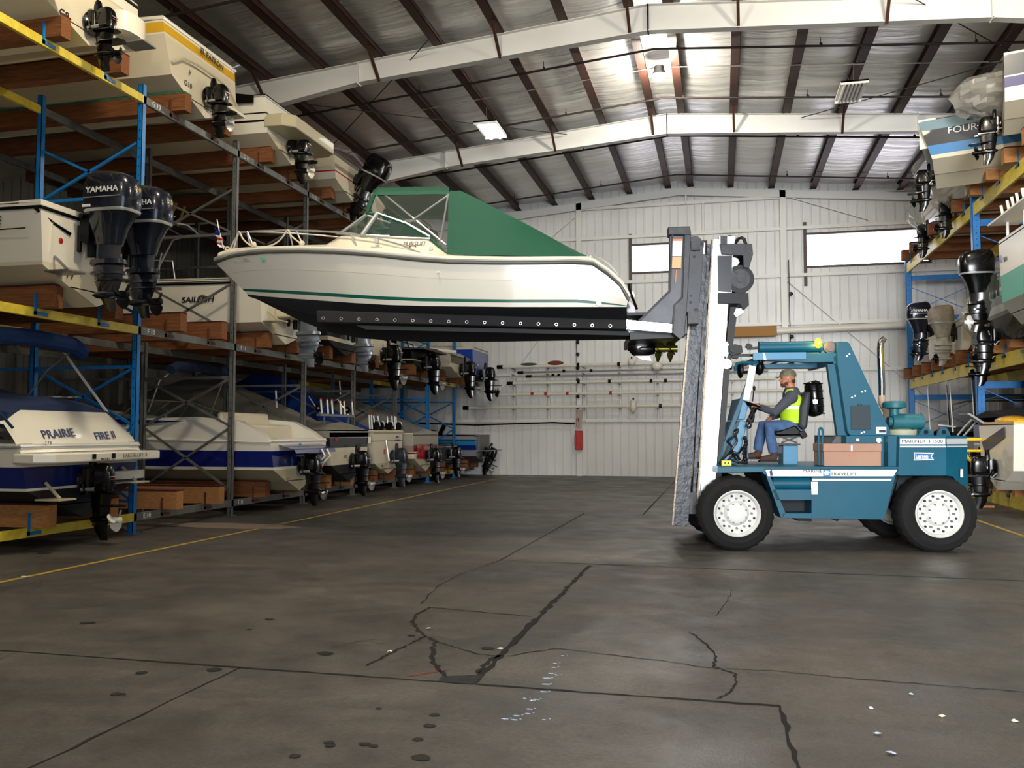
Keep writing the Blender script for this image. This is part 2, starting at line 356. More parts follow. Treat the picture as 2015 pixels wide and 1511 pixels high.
# ceiling: white-faced foil insulation that sags between purlins
cm = bpy.data.materials.new('foil_insulation'); cm.use_nodes = True; nt = cm.node_tree; b = nt.nodes['Principled BSDF']; tc = nt.nodes.new('ShaderNodeTexCoord')
b.inputs['Base Color'].default_value = (*lin('9C9A93'), 1); b.inputs['Metallic'].default_value = .55; b.inputs['Roughness'].default_value = .3
nt.links.new(ramp(noise(.5, 5, (.6, 2, 1)), [(.3, 'D2D1CD'), (.7, 'EEEDE9')]), b.inputs['Base Color'])
bp = nt.nodes.new('ShaderNodeBump'); bp.inputs['Strength'].default_value = .8; bp.inputs['Distance'].default_value = .07
nt.links.new(noise(1.3, 5, (.3, 2.6, 1), .9), bp.inputs['Height']); nt.links.new(bp.outputs[0], b.inputs['Normal'])
PX_ = sorted([RX+s*(.4+1.4*k) for k in range(13) for s in (-1, 1)])
m = MB(); xs = [XL]+[x for x in PX_ if XL < x < XR]+[XR]; prof = []
for a, c in zip(xs, xs[1:]):
    for k in range(6): t = k/6; x = lerp(a, c, t); prof.append((x, roofz(x)-.05*math.sin(math.pi*t)*(1 if c-a > 1 else .4)))
prof.append((XR, roofz(XR)))
ys = [YF-.2+(YB+.4-YF)*k/24 for k in range(25)]
m.loft([[(x, y, z) for x, z in prof] for y in ys], wrap=False)
ceil = struct(m.build('ceiling', cm, smooth=50))
struct(MB().box((XL-.3, YF-.3, RZ+.05), (XR+.3, YB+.3, RZ+.1)).build('roof', wallg, smooth=0))
brown = M('purlin_red_oxide', '3E2013', .65, var=.25, scale=6)
for x in PX_:
    if not XL+.2 < x < XR-.2: continue
    z = roofz(x)-.01
    struct(MB().box((x-.005, YF, z-.25), (x+.005, YB-.05, z)).box((x-.1, YF, z-.255), (x+.11, YB-.05, z-.245)).box((x+.102, YF, z-.255), (x+.11, YB-.05, z-.225)).box((x-.07, YF, z-.01), (x+.005, YB-.05, z)).build('roof_purlin', brown, smooth=0))
raf = M('rafter_white', 'D6D5D0', .5, var=.05, scale=1)
def rafter(Y, d0=.56):
    m = MB()
    for s in (-1, 1):
        zt = lambda q: roofz(RX+q)-.265
        pts = [(0, d0), (6.5, .46), (12, .85), (17.6, 1.25)] if Y < 30 else [(0, .4), (17.6, .4)]
        for (q0, e0), (q1, e1) in zip(pts, pts[1:]):
            a = [(RX+s*q0, Y-.006, zt(q0)), (RX+s*q1, Y-.006, zt(q1)), (RX+s*q1, Y-.006, zt(q1)-e1), (RX+s*q0, Y-.006, zt(q0)-e0)]
            m.prism(a, (0, .012, 0))
            m.prism([(a[3][0], Y-.1, a[3][2]), (a[2][0], Y-.1, a[2][2]), (a[2][0], Y-.1, a[2][2]-.016), (a[3][0], Y-.1, a[3][2]-.016)], (0, .2, 0))
            m.prism([(a[0][0], Y-.1, a[0][2]), (a[1][0], Y-.1, a[1][2]), (a[1][0], Y-.1, a[1][2]-.014), (a[0][0], Y-.1, a[0][2]-.014)], (0, .2, 0))
            m.box((RX+s*q0-.012, Y-.1, a[3][2]-.04), (RX+s*q0+.012, Y+.1, a[0][2]+.01))
    return struct(m.build('roof_rafter', raf, smooth=0))
for Y in (24.2, 17.8, 10.3, 2.8): rafter(Y)
for Y in (24.2, 17.8):      # wall columns of each frame
    for s in (-1, 1):
        xx = RX+s*17.3; trim(MB().box((xx-.3, Y-.006, 0), (xx+.3, Y+.006, roofz(xx)-.3)).box((xx-s*.3-.008, Y-.1, 0), (xx-s*.3+.008, Y+.1, roofz(xx)-1.3)), raf)
# flange braces: short diagonals from every second purlin down to the rafter's bottom flange
for Y in (24.2, 17.8):
    for i, x in enumerate(PX_):
        if i % 2 or not -13 < x < 11: continue
        z = roofz(x); struct(MB().bar((x, Y-.72, z-.24), (x+.02, Y-.06, z-.8), .06, .05).build('flange_brace', brown, smooth=0))
# sprinkler pipes and conduits
pipe = M('sprinkler_pipe', '2B201D', .6)
pn = ['nearest the camera', 'near the front rafter, second from the camera', 'just before the second rafter', 'just behind the second rafter', 'nearest the back wall']
for i, Y in enumerate((14.2, 19.6, 22.6, 25.6, 29.6)):
    t = thing('sprinkler_pipe', 'thin dark sprinkler pipe across the roof bay, '+['in front of the nearest white rafter', 'first one behind the nearest white rafter', 'just in front of the second white rafter', 'just behind the second white rafter', 'closest to the back wall'][i], 'pipe', (RX, Y, RZ-.4))
    MB().tube([(s, 0, -SL*abs(s)) for s in (-17.5, -9, 0)]+[(17.5, 0, -SL*17.5)], .028, 8).build('pipe', pipe, t)
    for k in range(-5, 6):
        x = k*3.1+.5; m = MB(); m.cyl((x, 0, -SL*abs(x)), (x, 0, -SL*abs(x)+.2), .01, 6); m.cyl((x-.01, 0, -SL*abs(x)+.03), (x+.03, 0, -SL*abs(x)+.05), .04, 8)
        m.build('hanger', pipe, t)
cond = M('conduit', 'A9A7A0', .4, .5)
tag(MB().tube([(-8, 20.9, roofz(-8)-.26), (RX, 20.9, RZ-.28), (7, 20.9, roofz(7)-.26)], .012, 6).build('conduit', cond), 'thin pale conduit crossing under the purlins beside the round lamp', 'conduit')
rod = M('brace_rod', '2A2422', .6)
for i, (a, c, lb) in enumerate((((3.2, 17), (9.8, 23.9), 'rising away to the right of the right slatted lamp'), ((9.8, 17.2), (2.2, 24), 'crossing behind the right slatted lamp'), ((-5.9, 17), (-12.5, 24), 'running from the left slatted lamp toward the left rack'), ((-12, 17), (-4.2, 24), 'crossing under the roof near the left slatted lamp'))):
    tag(MB().cyl((a[0], a[1], roofz(a[0])-.42), (c[0], c[1], roofz(c[0])-.42), .012, 6).build('brace_rod', rod), 'thin diagonal steel roof rod '+lb, 'rod')
# lamps
c = at(1297, 147, 2, 10.25)
t = thing('high_bay_lamp', 'round glowing high bay lamp under the ridge purlin', 'ceiling light', c)
MB().lathe([(.02, .22), (.12, .2), (.13, .1), (.17, .02), (.19, -.02)], (0, 0, 0), 'z', 24).build('lamp_housing', alu, t)
MB().ball((0, 0, -.04), (.17, .17, .1)).build('lamp_globe', M('lamp_glow', 'FFF0C8', .5, emit=30), t)
l = bpy.data.lights.new('lamp_light', 'POINT'); l.energy = 380; l.color = (1, .93, .8); l.shadow_soft_size = .15
lo = bpy.data.objects.new('lamp_light', l); COL.objects.link(lo); lo.location = c+Vector((0, 0, -.28))
for q in ((-4.6, 8.6), (-4.6, 1.5), (3.6, 13.2)):  # the two left-aisle lamps are added out of view as warm fill
    t = thing('high_bay_lamp', 'round high bay lamp over the aisle '+('in front of the left rack, added unseen fill' if q == (-4.6, 8.6) else 'above the camera, added unseen fill' if q[1] < 5 else 'over the lift truck'), 'ceiling light', (q[0], q[1], 9.85))
    MB().lathe([(.02, .22), (.12, .2), (.13, .1), (.17, .02), (.19, -.02)], (0, 0, 0), 'z', 24).build('lamp_housing', alu, t); MB().ball((0, 0, -.04), (.17, .17, .1)).build('lamp_globe', MC['lamp_glow'], t)
    l = bpy.data.lights.new('lamp_light', 'POINT'); l.energy = {8.6: 620, 1.5: 260, 13.2: 420}[q[1]]; l.color = (1, .87, .66); l.shadow_soft_size = .3
    lo = bpy.data.objects.new('lamp_light', l); COL.objects.link(lo); lo.location = (q[0], q[1], 9.5)
tubem = M('tube_glow', 'FFFFFF', .5, emit=6); tubeoff = M('tube_off', 'D9D6C8', .4)
for (x, y), lb, nn, em in (((965, 255), 'lit two-tube strip lamp hanging left of the ridge', 2, tubem), ((1675, 180), 'slatted tube lamp hanging to the right, unlit', 6, tubeoff)):
    c = at(x, y, 2, 9.65); t = thing('strip_lamp', lb, 'ceiling light', c)
    MB().box((-.3, -.6, 0), (.3, .6, .04)).box((-.3, -.6, -.05), (.3, -.57, .04)).box((-.3, .57, -.05), (.3, .6, .04)).build('lamp_tray', pure, t, smooth=0)
    for k in range(nn): xx = lerp(-.25, .25, (k+.5)/nn); MB().cyl((xx, -.56, -.03), (xx, .56, -.03), .03 if nn > 2 else .05, 8).build('lamp_tube', em, t)
    MB().cyl((0, -.4, .03), (0, -.4, .5), .008, 6).cyl((0, .4, .03), (0, .4, .5), .008, 6).build('hanger', alu, t)

# ------------------------------------------------------------------ storage racks
def rack(name, label, X, sgn, ys, blue_ids, yel, pw, rod_):
    """sgn: direction from the aisle into the rack (-1 left, +1 right)"""
    t = thing(name, label, 'rack', (X, ys[0], 0))
    L = lambda x, y, z: (x-X, y-ys[0], z)
    top = 7.28
    for i, y in enumerate(ys):
        mt = blues if i in blue_ids else greys
        for k, dx in enumerate((0, 1.95, 4.6)):
            xx = X+sgn*dx
            m = MB(); m.box(L(xx-pw, y-pw, 0), L(xx+pw, y-pw+.01, top)); m.box(L(xx-pw, y-pw, 0), L(xx-pw+.008, y+pw, top)); m.box(L(xx+pw-.008, y-pw, 0), L(xx+pw, y+pw, top)); m.box(L(xx-.09, y-.09, 0), L(xx+.09, y+.09, .015))
            if k == 0:
                m.mi = 1
                for q in range(0, 46): m.box(L(xx-.006, y-pw-.002, .5+q*.15), L(xx+.006, y-pw+.001, .53+q*.15))
                m.mi = 0
            m.build('post', [mt, black], t, smooth=0)
        for z0, z1 in ((.5, 1.7), (1.7, 2.65), (3.5, 4.5), (5.45, 6.35)):
            for (xa, za), (xb, zb) in (((0, z0), (1.95, z1)), ((0, z1), (1.95, z0))):
                MB().bar(L(X+sgn*xa, y, za), L(X+sgn*xb, y, zb), rod_, rod_).build('diagonal_brace', mt, t, smooth=0)
        for z in ((.5, 2.65, 5.45) if sgn < 0 else (2.72, 5.3, 6.62)):
            MB().bar(L(X, y, z), L(X+sgn*4.6, y, z), .04, .05 if sgn < 0 else .16).build('cross_rail', mt, t, smooth=0)
    return t, L
LY = [4.4, 12.05, 14.87, 17.8, 20.5, 23.4, 26.3, 29.1]
rl, LL = rack('boat_rack', 'tall left-hand steel boat rack, three storeys of blue, grey and yellow steel with timber bunks', -9.15, -1, LY, (0, 1, 6, 7), (0,), .045, .04)
RYs = [7.3, 15.0, 22.6, 30.3]
rr_, LR = rack('boat_rack', 'right-hand blue and yellow steel boat rack behind the lift truck', 6.0, 1, RYs, (0, 1, 2, 3), (0, 1, 2), .085, .02)
def beams(t, L, X, sgn, ys, yel, slots, names):
    for z, lv in ((.24, 'E'), (3.23, 'F'), (7.02, 'G')):
        for i, (a, c_) in enumerate(zip(ys, ys[1:])):
            for k, dx in enumerate((-.03, 1.95, 4.6)):
                xx = X+sgn*dx
                MB().box(L(xx-.03, a-.04, z-(.06 if sgn < 0 else .24)), L(xx+.03, c_+.04, z+.07)).build('beam', yels if i in yel else greys, t, smooth=0, bevel=.006)
    for s, (yc, bs) in slots.items():
        for lv in bs:
            z = {'E': .31, 'F': 3.3, 'G': 7.09}[lv]
            for dy in (-.62, .62):
                m = MB(); x0 = X-sgn*.32; x1 = X+sgn*5.6; h = .3
                m.box(L(min(x0, x1), yc+dy-.09, z), L(max(x0, x1), yc+dy+.09, z+h)); m.mi = 1; m.box(L(min(x0, x1), yc+dy-.095, z+h), L(max(x0, x1), yc+dy+.095, z+h+.025))
                m.build('bunk_timber', [wood if (s+lv) not in names else woodend, carpetg if (s in '13 14 15' and lv != 'G') or (s+lv) in ('10G', '12G') else carpet], t, smooth=0)
                xc = X-sgn*.065
                MB().box(L(xc-.008, yc+dy-.14, z-.1), L(xc+.008, yc+dy-.1, z+.2)).box(L(xc-.008, yc+dy-.14, z-.1), L(xc+.008, yc+dy+.1, z-.05)).build('bunk_clip', blues if yc < 12 or X > 0 else M('clip_brown', '5A3420', .6), t, smooth=0)
SLOT = {9: 10.6, 10: 13.45, 11: 16.33, 12: 19.15, 13: 21.95, 14: 24.85, 15: 27.7, 16: 30.4}
beams(rl, LL, -9.15, -1, LY+[31.45], (0, 6), {str(k): (v, 'EFG' if k < 16 else 'EF') for k, v in SLOT.items()}, ('9E', '12E', '10E'))
for lv, z in (('E', .245), ('F', 3.235), ('G', 7.025)):
    for i, n in ((1, 10), (2, 11), (3, 12)): text('%s %d' % (lv, n), .11, LL(-9.085, LY[i]+.28, z), (0, 1, 0), ltxtw, rl, 'bay_number')
RSLOT = {'a': 18.7, 'b': 21.2, 'c': 24.0, 'd': 26.55, 'e': 29.0, 'f': 16.2}
beams(rr_, LR, 6.0, 1, RYs, (0, 1, 2), {k: (v, 'EFG') for k, v in RSLOT.items()}, ('aG', 'bG', 'aF', 'bE', 'bF', 'aE'))
# ------------------------------------------------------------------ boat parts
def ell(cx, cy, z, rx, ry, n=16, p=2.6, tilt=0.):
    out = []
    for k in range(n):
        a = 2*math.pi*k/n; ca, sa = math.cos(a), math.sin(a)
        x = cx+rx*math.copysign(abs(ca)**(2/p), ca); y = cy+ry*math.copysign(abs(sa)**(2/p), sa)
        out.append((x, y, z+tilt*(x-cx)))
    return out
def prop(parent, c, r, mat, blades=3, name='propeller'):
    m = MB(); cx, cy, cz = c
    m.lathe([(.01, -.11), (.045, -.1), (.05, .05), (.055, .09)], c, 'x', 14)
    for k in range(blades):
        a0 = 2*math.pi*k/blades+.3; rings = []
        for q in range(7):
            f = q/6; rr = .04+(r-.04)*f; w = .42*r*math.sin(math.pi*min(.96, .12+.86*f))**.8*1.25; tw = .9-.45*f
            ring = []
            for s in (-1, 0, 1):
                aa = a0+s*w/max(rr, .05)*math.cos(tw)*.9; ring.append((cx+s*w*math.sin(tw)*.8-.01, cy+rr*math.cos(aa), cz+rr*math.sin(aa)))
            rings.append(ring)
        m.loft(rings, wrap=False); m.loft([[(p[0]+.008, p[1], p[2]) for p in g] for g in rings], wrap=False)
    return m.build(name, mat, parent, smooth=60)
def foil(m, zs):
    """vertical strut: list of (z, x_lead, x_trail, halfthick); x_lead > x_trail"""
    rings = []
    for z, a, b_, h in zs: rings.append([(a, 0, z), (lerp(a, b_, .25), h, z), (lerp(a, b_, .65), h*.9, z), (b_, 0, z), (lerp(a, b_, .65), -h*.9, z), (lerp(a, b_, .25), -h, z)])
    m.loft(rings, True, True)
def sterndrive(parent, loc, sc=1., pm_=None, accent=True, tilt=0., body=None, steer=0.):
    """origin at the transom plate centre; aft is -x"""
    body = body or blackg
    R = bpy.data.objects.new('sterndrive', None)
    m = MB()
    m.lathe([(.19, 0), (.21, -.03), (.17, -.07), (.13, -.09)], (0, 0, .02), 'x', 20)
    m.loft([ell(-.1, 0, z, .09, .16, 12) for z in (-.2, .2)], True, True)
    m.loft([ell(-.2-.02*k, 0, .05-.0*k, .1, .1, 10) for k in range(1)] + [ell(-.24, 0, .16, .1, .11, 10)], True, True)
    # upper gear housing
    m.loft([ell(-.32, 0, z, rx, ry, 14, 3.2) for z, rx, ry in ((-.14, .17, .085), (-.02, .2, .095), (.12, .19, .1), (.22, .16, .095), (.27, .11, .07), (.285, .05, .04))], True, True)
    m.loft([ell(-.16, 0, z, rx, ry, 12, 3) for z, rx, ry in ((.0, .06, .1), (.3, .05, .085), (.4, .045, .06), (.43, .03, .04))], True, True)
    m.box((-.52, -.12, -.165), (-.04, .12, -.14)); m.box((-.6, -.06, -.19), (-.1, .06, -.165))
    foil(m, [(-.16, -.1, -.5, .065), (-.4, -.14, -.47, .05), (-.62, -.17, -.44, .045), (-.75, -.2, -.42, .03), (-.9, -.3, -.44, .014)])
    m.add([(-.12, -.01, -.36), (-.3, -.13, -.36), (-.68, -.12, -.36), (-.74, 0, -.36), (-.68, .12, -.36), (-.3, .13, -.36), (-.12, .01, -.36)]+[(x, y, z-.02) for x, y, z in [(-.12, -.01, -.36), (-.3, -.13, -.36), (-.68, -.12, -.36), (-.74, 0, -.36), (-.68, .12, -.36), (-.3, .13, -.36), (-.12, .01, -.36)]],
          [(0, 1, 2, 3, 4, 5, 6), (13, 12, 11, 10, 9, 8, 7)]+[(i, i+1, i+8, i+7) for i in range(6)])
    m.lathe([(.01, .0), (.05, -.06), (.068, -.16), (.07, -.3), (.055, -.38)], (-.1, 0, -.58), 'x', 14)
    m.tube([(-.02, .12, .0), (-.12, .19, -.02), (-.14, .17, -.14), (-.05, .1, -.17)], .018, 6); m.tube([(-.02, -.12, .0), (-.12, -.19, -.02), (-.14, -.17, -.14), (-.05, -.1, -.17)], .018, 6)
    m.cyl((-.06, .14, -.12), (-.46, .13, -.1), .028, 8); m.cyl((-.06, -.14, -.12), (-.46, -.13, -.1), .028, 8)
    o = m.build('sterndrive', body, parent, smooth=40); o.location = loc; o.scale = (sc, sc, sc); o.rotation_euler = (0, tilt, steer)
    prop(o, (-.56, 0, -.58), .19, pm_ or black)
    if accent:
        a = MB(); a.box((-.523, -.06, .03), (-.518, .06, .04)); a.build('decal_band', redm, o, smooth=0)
        a = MB(); a.box((-.525, -.07, .07), (-.51, .07, .085)); a.build('trim_band', steel, o); a = MB(); a.cyl((-.06, .14, -.12), (-.3, .135, -.11), .03, 8); a.build('trim_cylinder', steel, o)
    # transom shield ring and hydraulic loop
    a = MB(); a.tube([(-.02, -.17, -.1), (-.08, -.24, -.12), (-.14, -.22, -.2), (-.1, -.14, -.22)], .012, 6); a.build('hose_loop', steel, o)
    return o
def outboard(parent, loc, sc=1., cowlm=None, low=None, tilt=0., txt=None, num=None, ptm=None, steer=0.):
    """origin on top of the transom; aft is -x"""
    cowlm = cowlm or outb; low = low or cowlm
    m = MB()
    m.loft([ell(-.38, 0, -.3, .2, .11, 16), ell(-.38, 0, -.1, .26, .16, 16), ell(-.4, 0, .08, .32, .2, 16, 3), ell(-.42, 0, .12, .34, .215, 16, 3)], True, True)
    foil(m, [(-.2, -.16, -.6, .1), (-.45, -.16, -.56, .095), (-.62, -.14, -.62, .085), (-.78, -.17, -.6, .055), (-.98, -.24, -.52, .04), (-1.02, -.27, -.5, .03), (-1.2, -.38, -.52, .012)])
    m.loft([ell(-.38, 0, -.5, .25, .12, 14, 3), ell(-.38, 0, -.56, .26, .125, 14, 3), ell(-.38, 0, -.58, .24, .1, 14, 3)], True, True); m.loft([ell(-.38, 0, -.66, .25, .11, 14, 3), ell(-.38, 0, -.7, .25, .11, 14, 3)], True, True)
    pl = [(-.16, 0), (-.3, .12), (-.62, .12), (-.7, 0), (-.62, -.12), (-.3, -.12)]
    m.prism([(x, y, -.77) for x, y in pl], (0, 0, -.018))
    m.lathe([(.01, 0), (.045, -.07), (.062, -.18), (.062, -.34), (.05, -.4)], (-.14, 0, -.97), 'x', 14)
    o = m.build('outboard', low, parent, smooth=40); o.location = loc; o.scale = (sc, sc, sc); o.rotation_euler = (0, tilt, steer)
    m = MB(); k = [(.12, .34, .218, 0), (.2, .365, .235, 0), (.34, .375, .24, .02), (.52, .365, .23, .05), (.62, .33, .205, .09), (.68, .24, .14, .12), (.7, .08, .05, .08)]
    m.loft([ell(-.42, 0, z, rx, ry, 24, 3.2, tl) for z, rx, ry, tl in k], True, True); cw = m.build('cowl', cowlm, o, smooth=50)
    m = MB(); m.loft([ell(-.42, 0, z, rx, ry, 24, 3.2) for z, rx, ry in ((.125, .35, .226), (.15, .362, .236), (.162, .364, .238))], True, False); m.build('chrome_band', steel, o)
    m = MB(); m.cbox((-.1, 0, -.1), (.14, .3, .32)); m.cbox((-.02, .13, -.22), (.05, .05, .36)); m.cbox((-.02, -.13, -.22), (.05, .05, .36)); m.cyl((-.08, -.2, .08), (-.08, .2, .08), .035, 10); m.cyl((-.1, 0, -.45), (-.1, 0, .0), .05, 10)
    m.build('clamp_bracket', black, o, bevel=.01)
    prop(o, (-.6, 0, -.97), .2, ptm or black)
    if txt:
        for s in (1, -1): text(txt, .105, (-.44, s*.246, .4), (-s, 0, 0), ltxtw, o, sx=1.15, bold=.02)
        m = MB(); m.box((-.72, .238, .3), (-.16, .246, .312)); m.box((-.72, -.246, .3), (-.16, -.238, .312)); m.build('accent_line', steel, o, smooth=0)
        for s in (1, -1): MB().box((-.26, s*.236-.004, .18), (-.14, s*.236+.008*s, .215)).build('sticker', ltxtw, o, smooth=0)
    if num: text(num, .085, (-.8, .0, .44), (0, -1, 0), ltxtg, o, sx=1.2)
    return o
def hull_lines(L, B, D, sheer=.3, fine=2.5, zc0=None, rake=.0, drop=0.):
    zc0 = .3*D if zc0 is None else zc0
    def gun(t):
        u = max(0, (t-.42)/.58); hb = B/2*(.94+.06*min(1, t/.3))*(1-u**fine)
        z = D+sheer*t*t-drop*max(0, 1-t/.12)**1.5
        return (L*t-rake*(1-t), max(hb, .012), z)
    ZB = D+sheer
    def keel(t):
        u = max(0, (t-.5)/.5); return (L*t*.995, 0., (ZB*.97)*u**2.6)
    def chine(t):
        u = max(0, (t-.3)/.7); g = gun(t); k = keel(t)
        z = lerp(zc0, ZB*.93, u**2.3); hb = g[1]*(.9-.5*max(0, (t-.45)/.55)**1.3)
        f = (z-k[2])/max(1e-6, g[2]-k[2]); z = k[2]+min(.85, max(.12, f))*(g[2]-k[2])
        return (L*t*.998, max(hb, .008), z)
    return gun, chine, keel
def make_hull(parent, L, B, D, rows, bmat, N=26, lines=None, **kw):
    """rows: [(fraction of topside height, material)...] ending with 1.0"""
    gun, chine, keel = lines or hull_lines(L, B, D, **kw)
    mats = [bmat]; strips = []   # per-strip material
    cols = []
    for i in range(N+1):
        t = i/N; g, c, k = gun(t), chine(t), keel(t); col = [k]
        ks = [0., .5, .52, 1.]
        for f in ks[1:]: col.append((lerp(k[0], c[0], f), lerp(k[1], c[1], f), lerp(k[2], c[2], f)-(.025 if f == .52 else 0)))
        pf = 0.
        for f, mt in rows: col.append((lerp(c[0], g[0], f), lerp(c[1], g[1], 1-(1-f)**1.25), lerp(c[2], g[2], f)))
        cols.append(col)
    sm = [0]*3
    for f, mt in rows:
        if mt not in mats: mats.append(mt)
        sm.append(mats.index(mt))
    m = MB()
    for s in (1, -1): m.loft([[(x, s*y, z) for x, y, z in col] for col in cols], wrap=False, mats=sm+[0])
    c0 = cols[0]
    for j in range(len(c0)-1):
        m.mi = sm[j]; a, b_ = c0[j], c0[j+1]; m.add([(a[0], a[1], a[2]), (b_[0], b_[1], b_[2]), (b_[0], -b_[1], b_[2]), (a[0], -a[1], a[2])], [(0, 1, 2, 3)])
    h = m.build('hull', mats, parent, smooth=28)
    return h, gun, chine, keel
def rail(parent, gun, mat, r=.03, name='rub_rail', dz=0., t0=0., t1=1., stern=True):
    pts = []
    for s in (1, -1):
        P = [gun(t0+(t1-t0)*i/24) for i in range(25)]; P = [(x, s*(y+.01), z+dz) for x, y, z in P]; pts += P if s == 1 else P[::-1]
    m = MB(); m.tube(pts, r, 6, closed=stern); return m.build(name, mat, parent, smooth=60)
def make_deck(parent, gun, mat, t0=.5, crown=.12, coam=.2, floor_z=None, N=26, dmat=None, cab=0., stern_w=.35, L=6):
    """foredeck from t0 forward, side coamings and a sunk cockpit behind it"""
    m = MB(); rings = []
    for i in range(N+1):
        t = lerp(t0, 1, i/N); x, y, z = gun(t); cr = crown*min(1, y/.6)*(1+cab*math.sin(math.pi*min(1, (t-t0)/.45)) if t < t0+.45 else 1)
        rings.append([(x, y*math.cos(math.pi*k/8), z+.015+cr*math.sin(math.pi*k/8)**.7) for k in range(9)])
    m.loft(rings, wrap=False)
    fz = floor_z
    for s in (1, -1):
        R = []
        for i in range(N+1):
            t = lerp(0, t0, i/N); x, y, z = gun(t); R.append([(x, s*y, z+.015), (x, s*(y-.05), z+.05), (x, s*(y-coam), z+.05), (x, s*(y-coam-.02), z-.1), (x, s*(y-coam-.02), fz)])
        m.loft(R, wrap=False)
    g0 = gun(0); g1 = gun(t0)
    m.box((g0[0], -g0[1], g0[2]-.02), (g0[0]+stern_w, g0[1], g0[2]+.045)); m.box((g0[0]+stern_w-.02, -g0[1]+.1, fz), (g0[0]+stern_w, g0[1]-.1, g0[2]))
    m.box((g1[0]-.02, -g1[1]+.03, fz), (g1[0], g1[1]-.03, g1[2]+.02+crown*.8))
    m.box((g0[0]+.05, -g0[1]+.12, fz-.02), (g1[0], g0[1]-.12, fz))
    return m.build('deck', mat, parent, smooth=40)
def make_cover(parent, gun, prof, mat, name='cover', skirt=.12, t_lo=0., t_hi=1., N=34, over=.03, ribs=0):
    m = MB(); rings = []
    for i in range(N+1):
        t = lerp(t_lo, t_hi, i/N); x, y, z = gun(min(1, max(0, t)));
        if t < 0: x += t*6
        h = ip(prof, t)+(.035*abs(math.sin(ribs*math.pi*t)) if ribs else 0); y += over*min(1, y*5); wob = .012*math.sin(i*2.1)
        q = [(1, -skirt), (1, .02), (.82, .02+h*.24), (.55, h*.52+.02), (.28, h*.8+.02), (0, h+.03)]
        half = [(x, y*a+wob*(a < 1), z+b_) for a, b_ in q]; rings.append(half+[(px, -py, pz) for px, py, pz in half[-2::-1]])
    m.loft(rings, wrap=False, cap=False); n = len(rings[0])
    for r in (rings[0], rings[-1]): m.add(r, [list(range(n))])
    return m.build(name, mat, parent, smooth=50)
def film_bag(parent, c_, r_, mat, seed=1, name='film_wrap'):
    random.seed(seed); m = MB(); N, K = 26, 16; rings = []
    for i in range(K+1):
        a = -math.pi/2+math.pi*i/K; q = max(.02, math.cos(a))
        rings.append([(c_[0]+r_[0]*q*math.cos(6.283*k/N)*(1+.1*math.sin(k*2.6+i*.5)+random.uniform(-.07, .07)), c_[1]+r_[1]*q*math.sin(6.283*k/N)*(1+.06*math.sin(i*2.2+k)+random.uniform(-.06, .06)), c_[2]+r_[2]*math.sin(a)*(1+random.uniform(-.1, .1))) for k in range(N)])
    m.loft(rings, True, True); return m.build(name, mat, parent, smooth=24)
def windshield(parent, gun, t0=.5, h=.42, w=.86, lean=.5, fm_=None):
    x, y, z = gun(t0); y *= w; z += .1
    A = [(x-1.0, y, z-.03), (x+.15, y*.9, z), (x+.5, y*.35, z+.03), (x+.5, -y*.35, z+.03), (x+.15, -y*.9, z), (x-1.0, -y, z-.03)]
    Bt = [(x-1.05, y*.97, z+h*.35), (x-lean*.5, y*.8, z+h), (x-lean*.25, y*.3, z+h), (x-lean*.25, -y*.3, z+h), (x-lean*.5, -y*.8, z+h), (x-1.05, -y*.97, z+h*.35)]
    m = MB(); m.loft([A, Bt], wrap=False); o = m.build('windshield', glassm, parent, smooth=0)
    f = MB(); f.tube(A, .014, 6); f.tube(Bt, .014, 6)
    for a, b_ in zip(A, Bt): f.tube([a, b_], .012, 6)
    f.build('windshield_frame', fm_ or alu, o); return o
def platform(parent, L0, B, z, mat, th=.09, n=14):
    m = MB(); P = [(0.05, B/2), (-L0*.6, B/2), (-L0, B/2-.18), (-L0, -B/2+.18), (-L0*.6, -B/2), (.05, -B/2)]
    m.prism([(x, y, z) for x, y in P], (0, 0, -th)); return m.build('swim_platform', mat, parent, bevel=.02)
def trim_tab(parent, y, z, mat=None):
    m = MB(); m.box((-.38, y-.16, z-.012), (0, y+.16, z+.012)); m.cyl((-.26, y, z+.01), (-.02, y, z+.22), .022, 8); return m.build('trim_tab', mat or alu, parent, bevel=.003)
def bimini(parent, x, z, w, lean, h, mat, roll=.11, ln=1.2):
    """folded sun top: two bows and the rolled canvas boot"""
    m = MB(); P = [(x, w, z), (x-lean*.5, w, z+h*.7), (x-lean, w*.85, z+h), (x-lean, -w*.85, z+h), (x-lean*.5, -w, z+h*.7), (x, -w, z)]
    m.tube(P, .014, 6); o = m.build('top_frame', steel, parent)
    c = MB(); c.tube([(x-lean, w*1.0, z+h-.05), (x-lean, w*.8, z+h+.04), (x-lean, 0, z+h+.08), (x-lean, -w*.8, z+h+.04), (x-lean, -w*1.0, z+h-.05)], roll, 10); c.build('canvas_boot', mat, o); return o
def side_text(parent, s, size, x, z, gun, chine, D, mat, side=1, t=None, off=.02, **kw):
    L_ = gun(1)[0]; tt = x/L_; g, c = gun(tt), chine(tt); f = (z-c[2])/(g[2]-c[2]); y = lerp(c[1], g[1], 1-(1-max(0, f))**1.25)+off
    up = (0, side*(g[1]-c[1]), g[2]-c[2]); return text(s, size, (x, side*y, z), (-side, 0, 0), mat, parent, up=up, **kw)
def transom_text(parent, s, size, y, z, mat, x=-.012, **kw): return text(s, size, (x, y, z), (0, -1, 0), mat, parent, **kw)
def boat(label, X, Y, z, rz=math.pi, cat='boat', name='motorboat', group=None): return thing(name, label, cat, (X, Y, z), rz, group)

# ------------------------------------------------------------------ left rack, ground storey
PI = math.pi
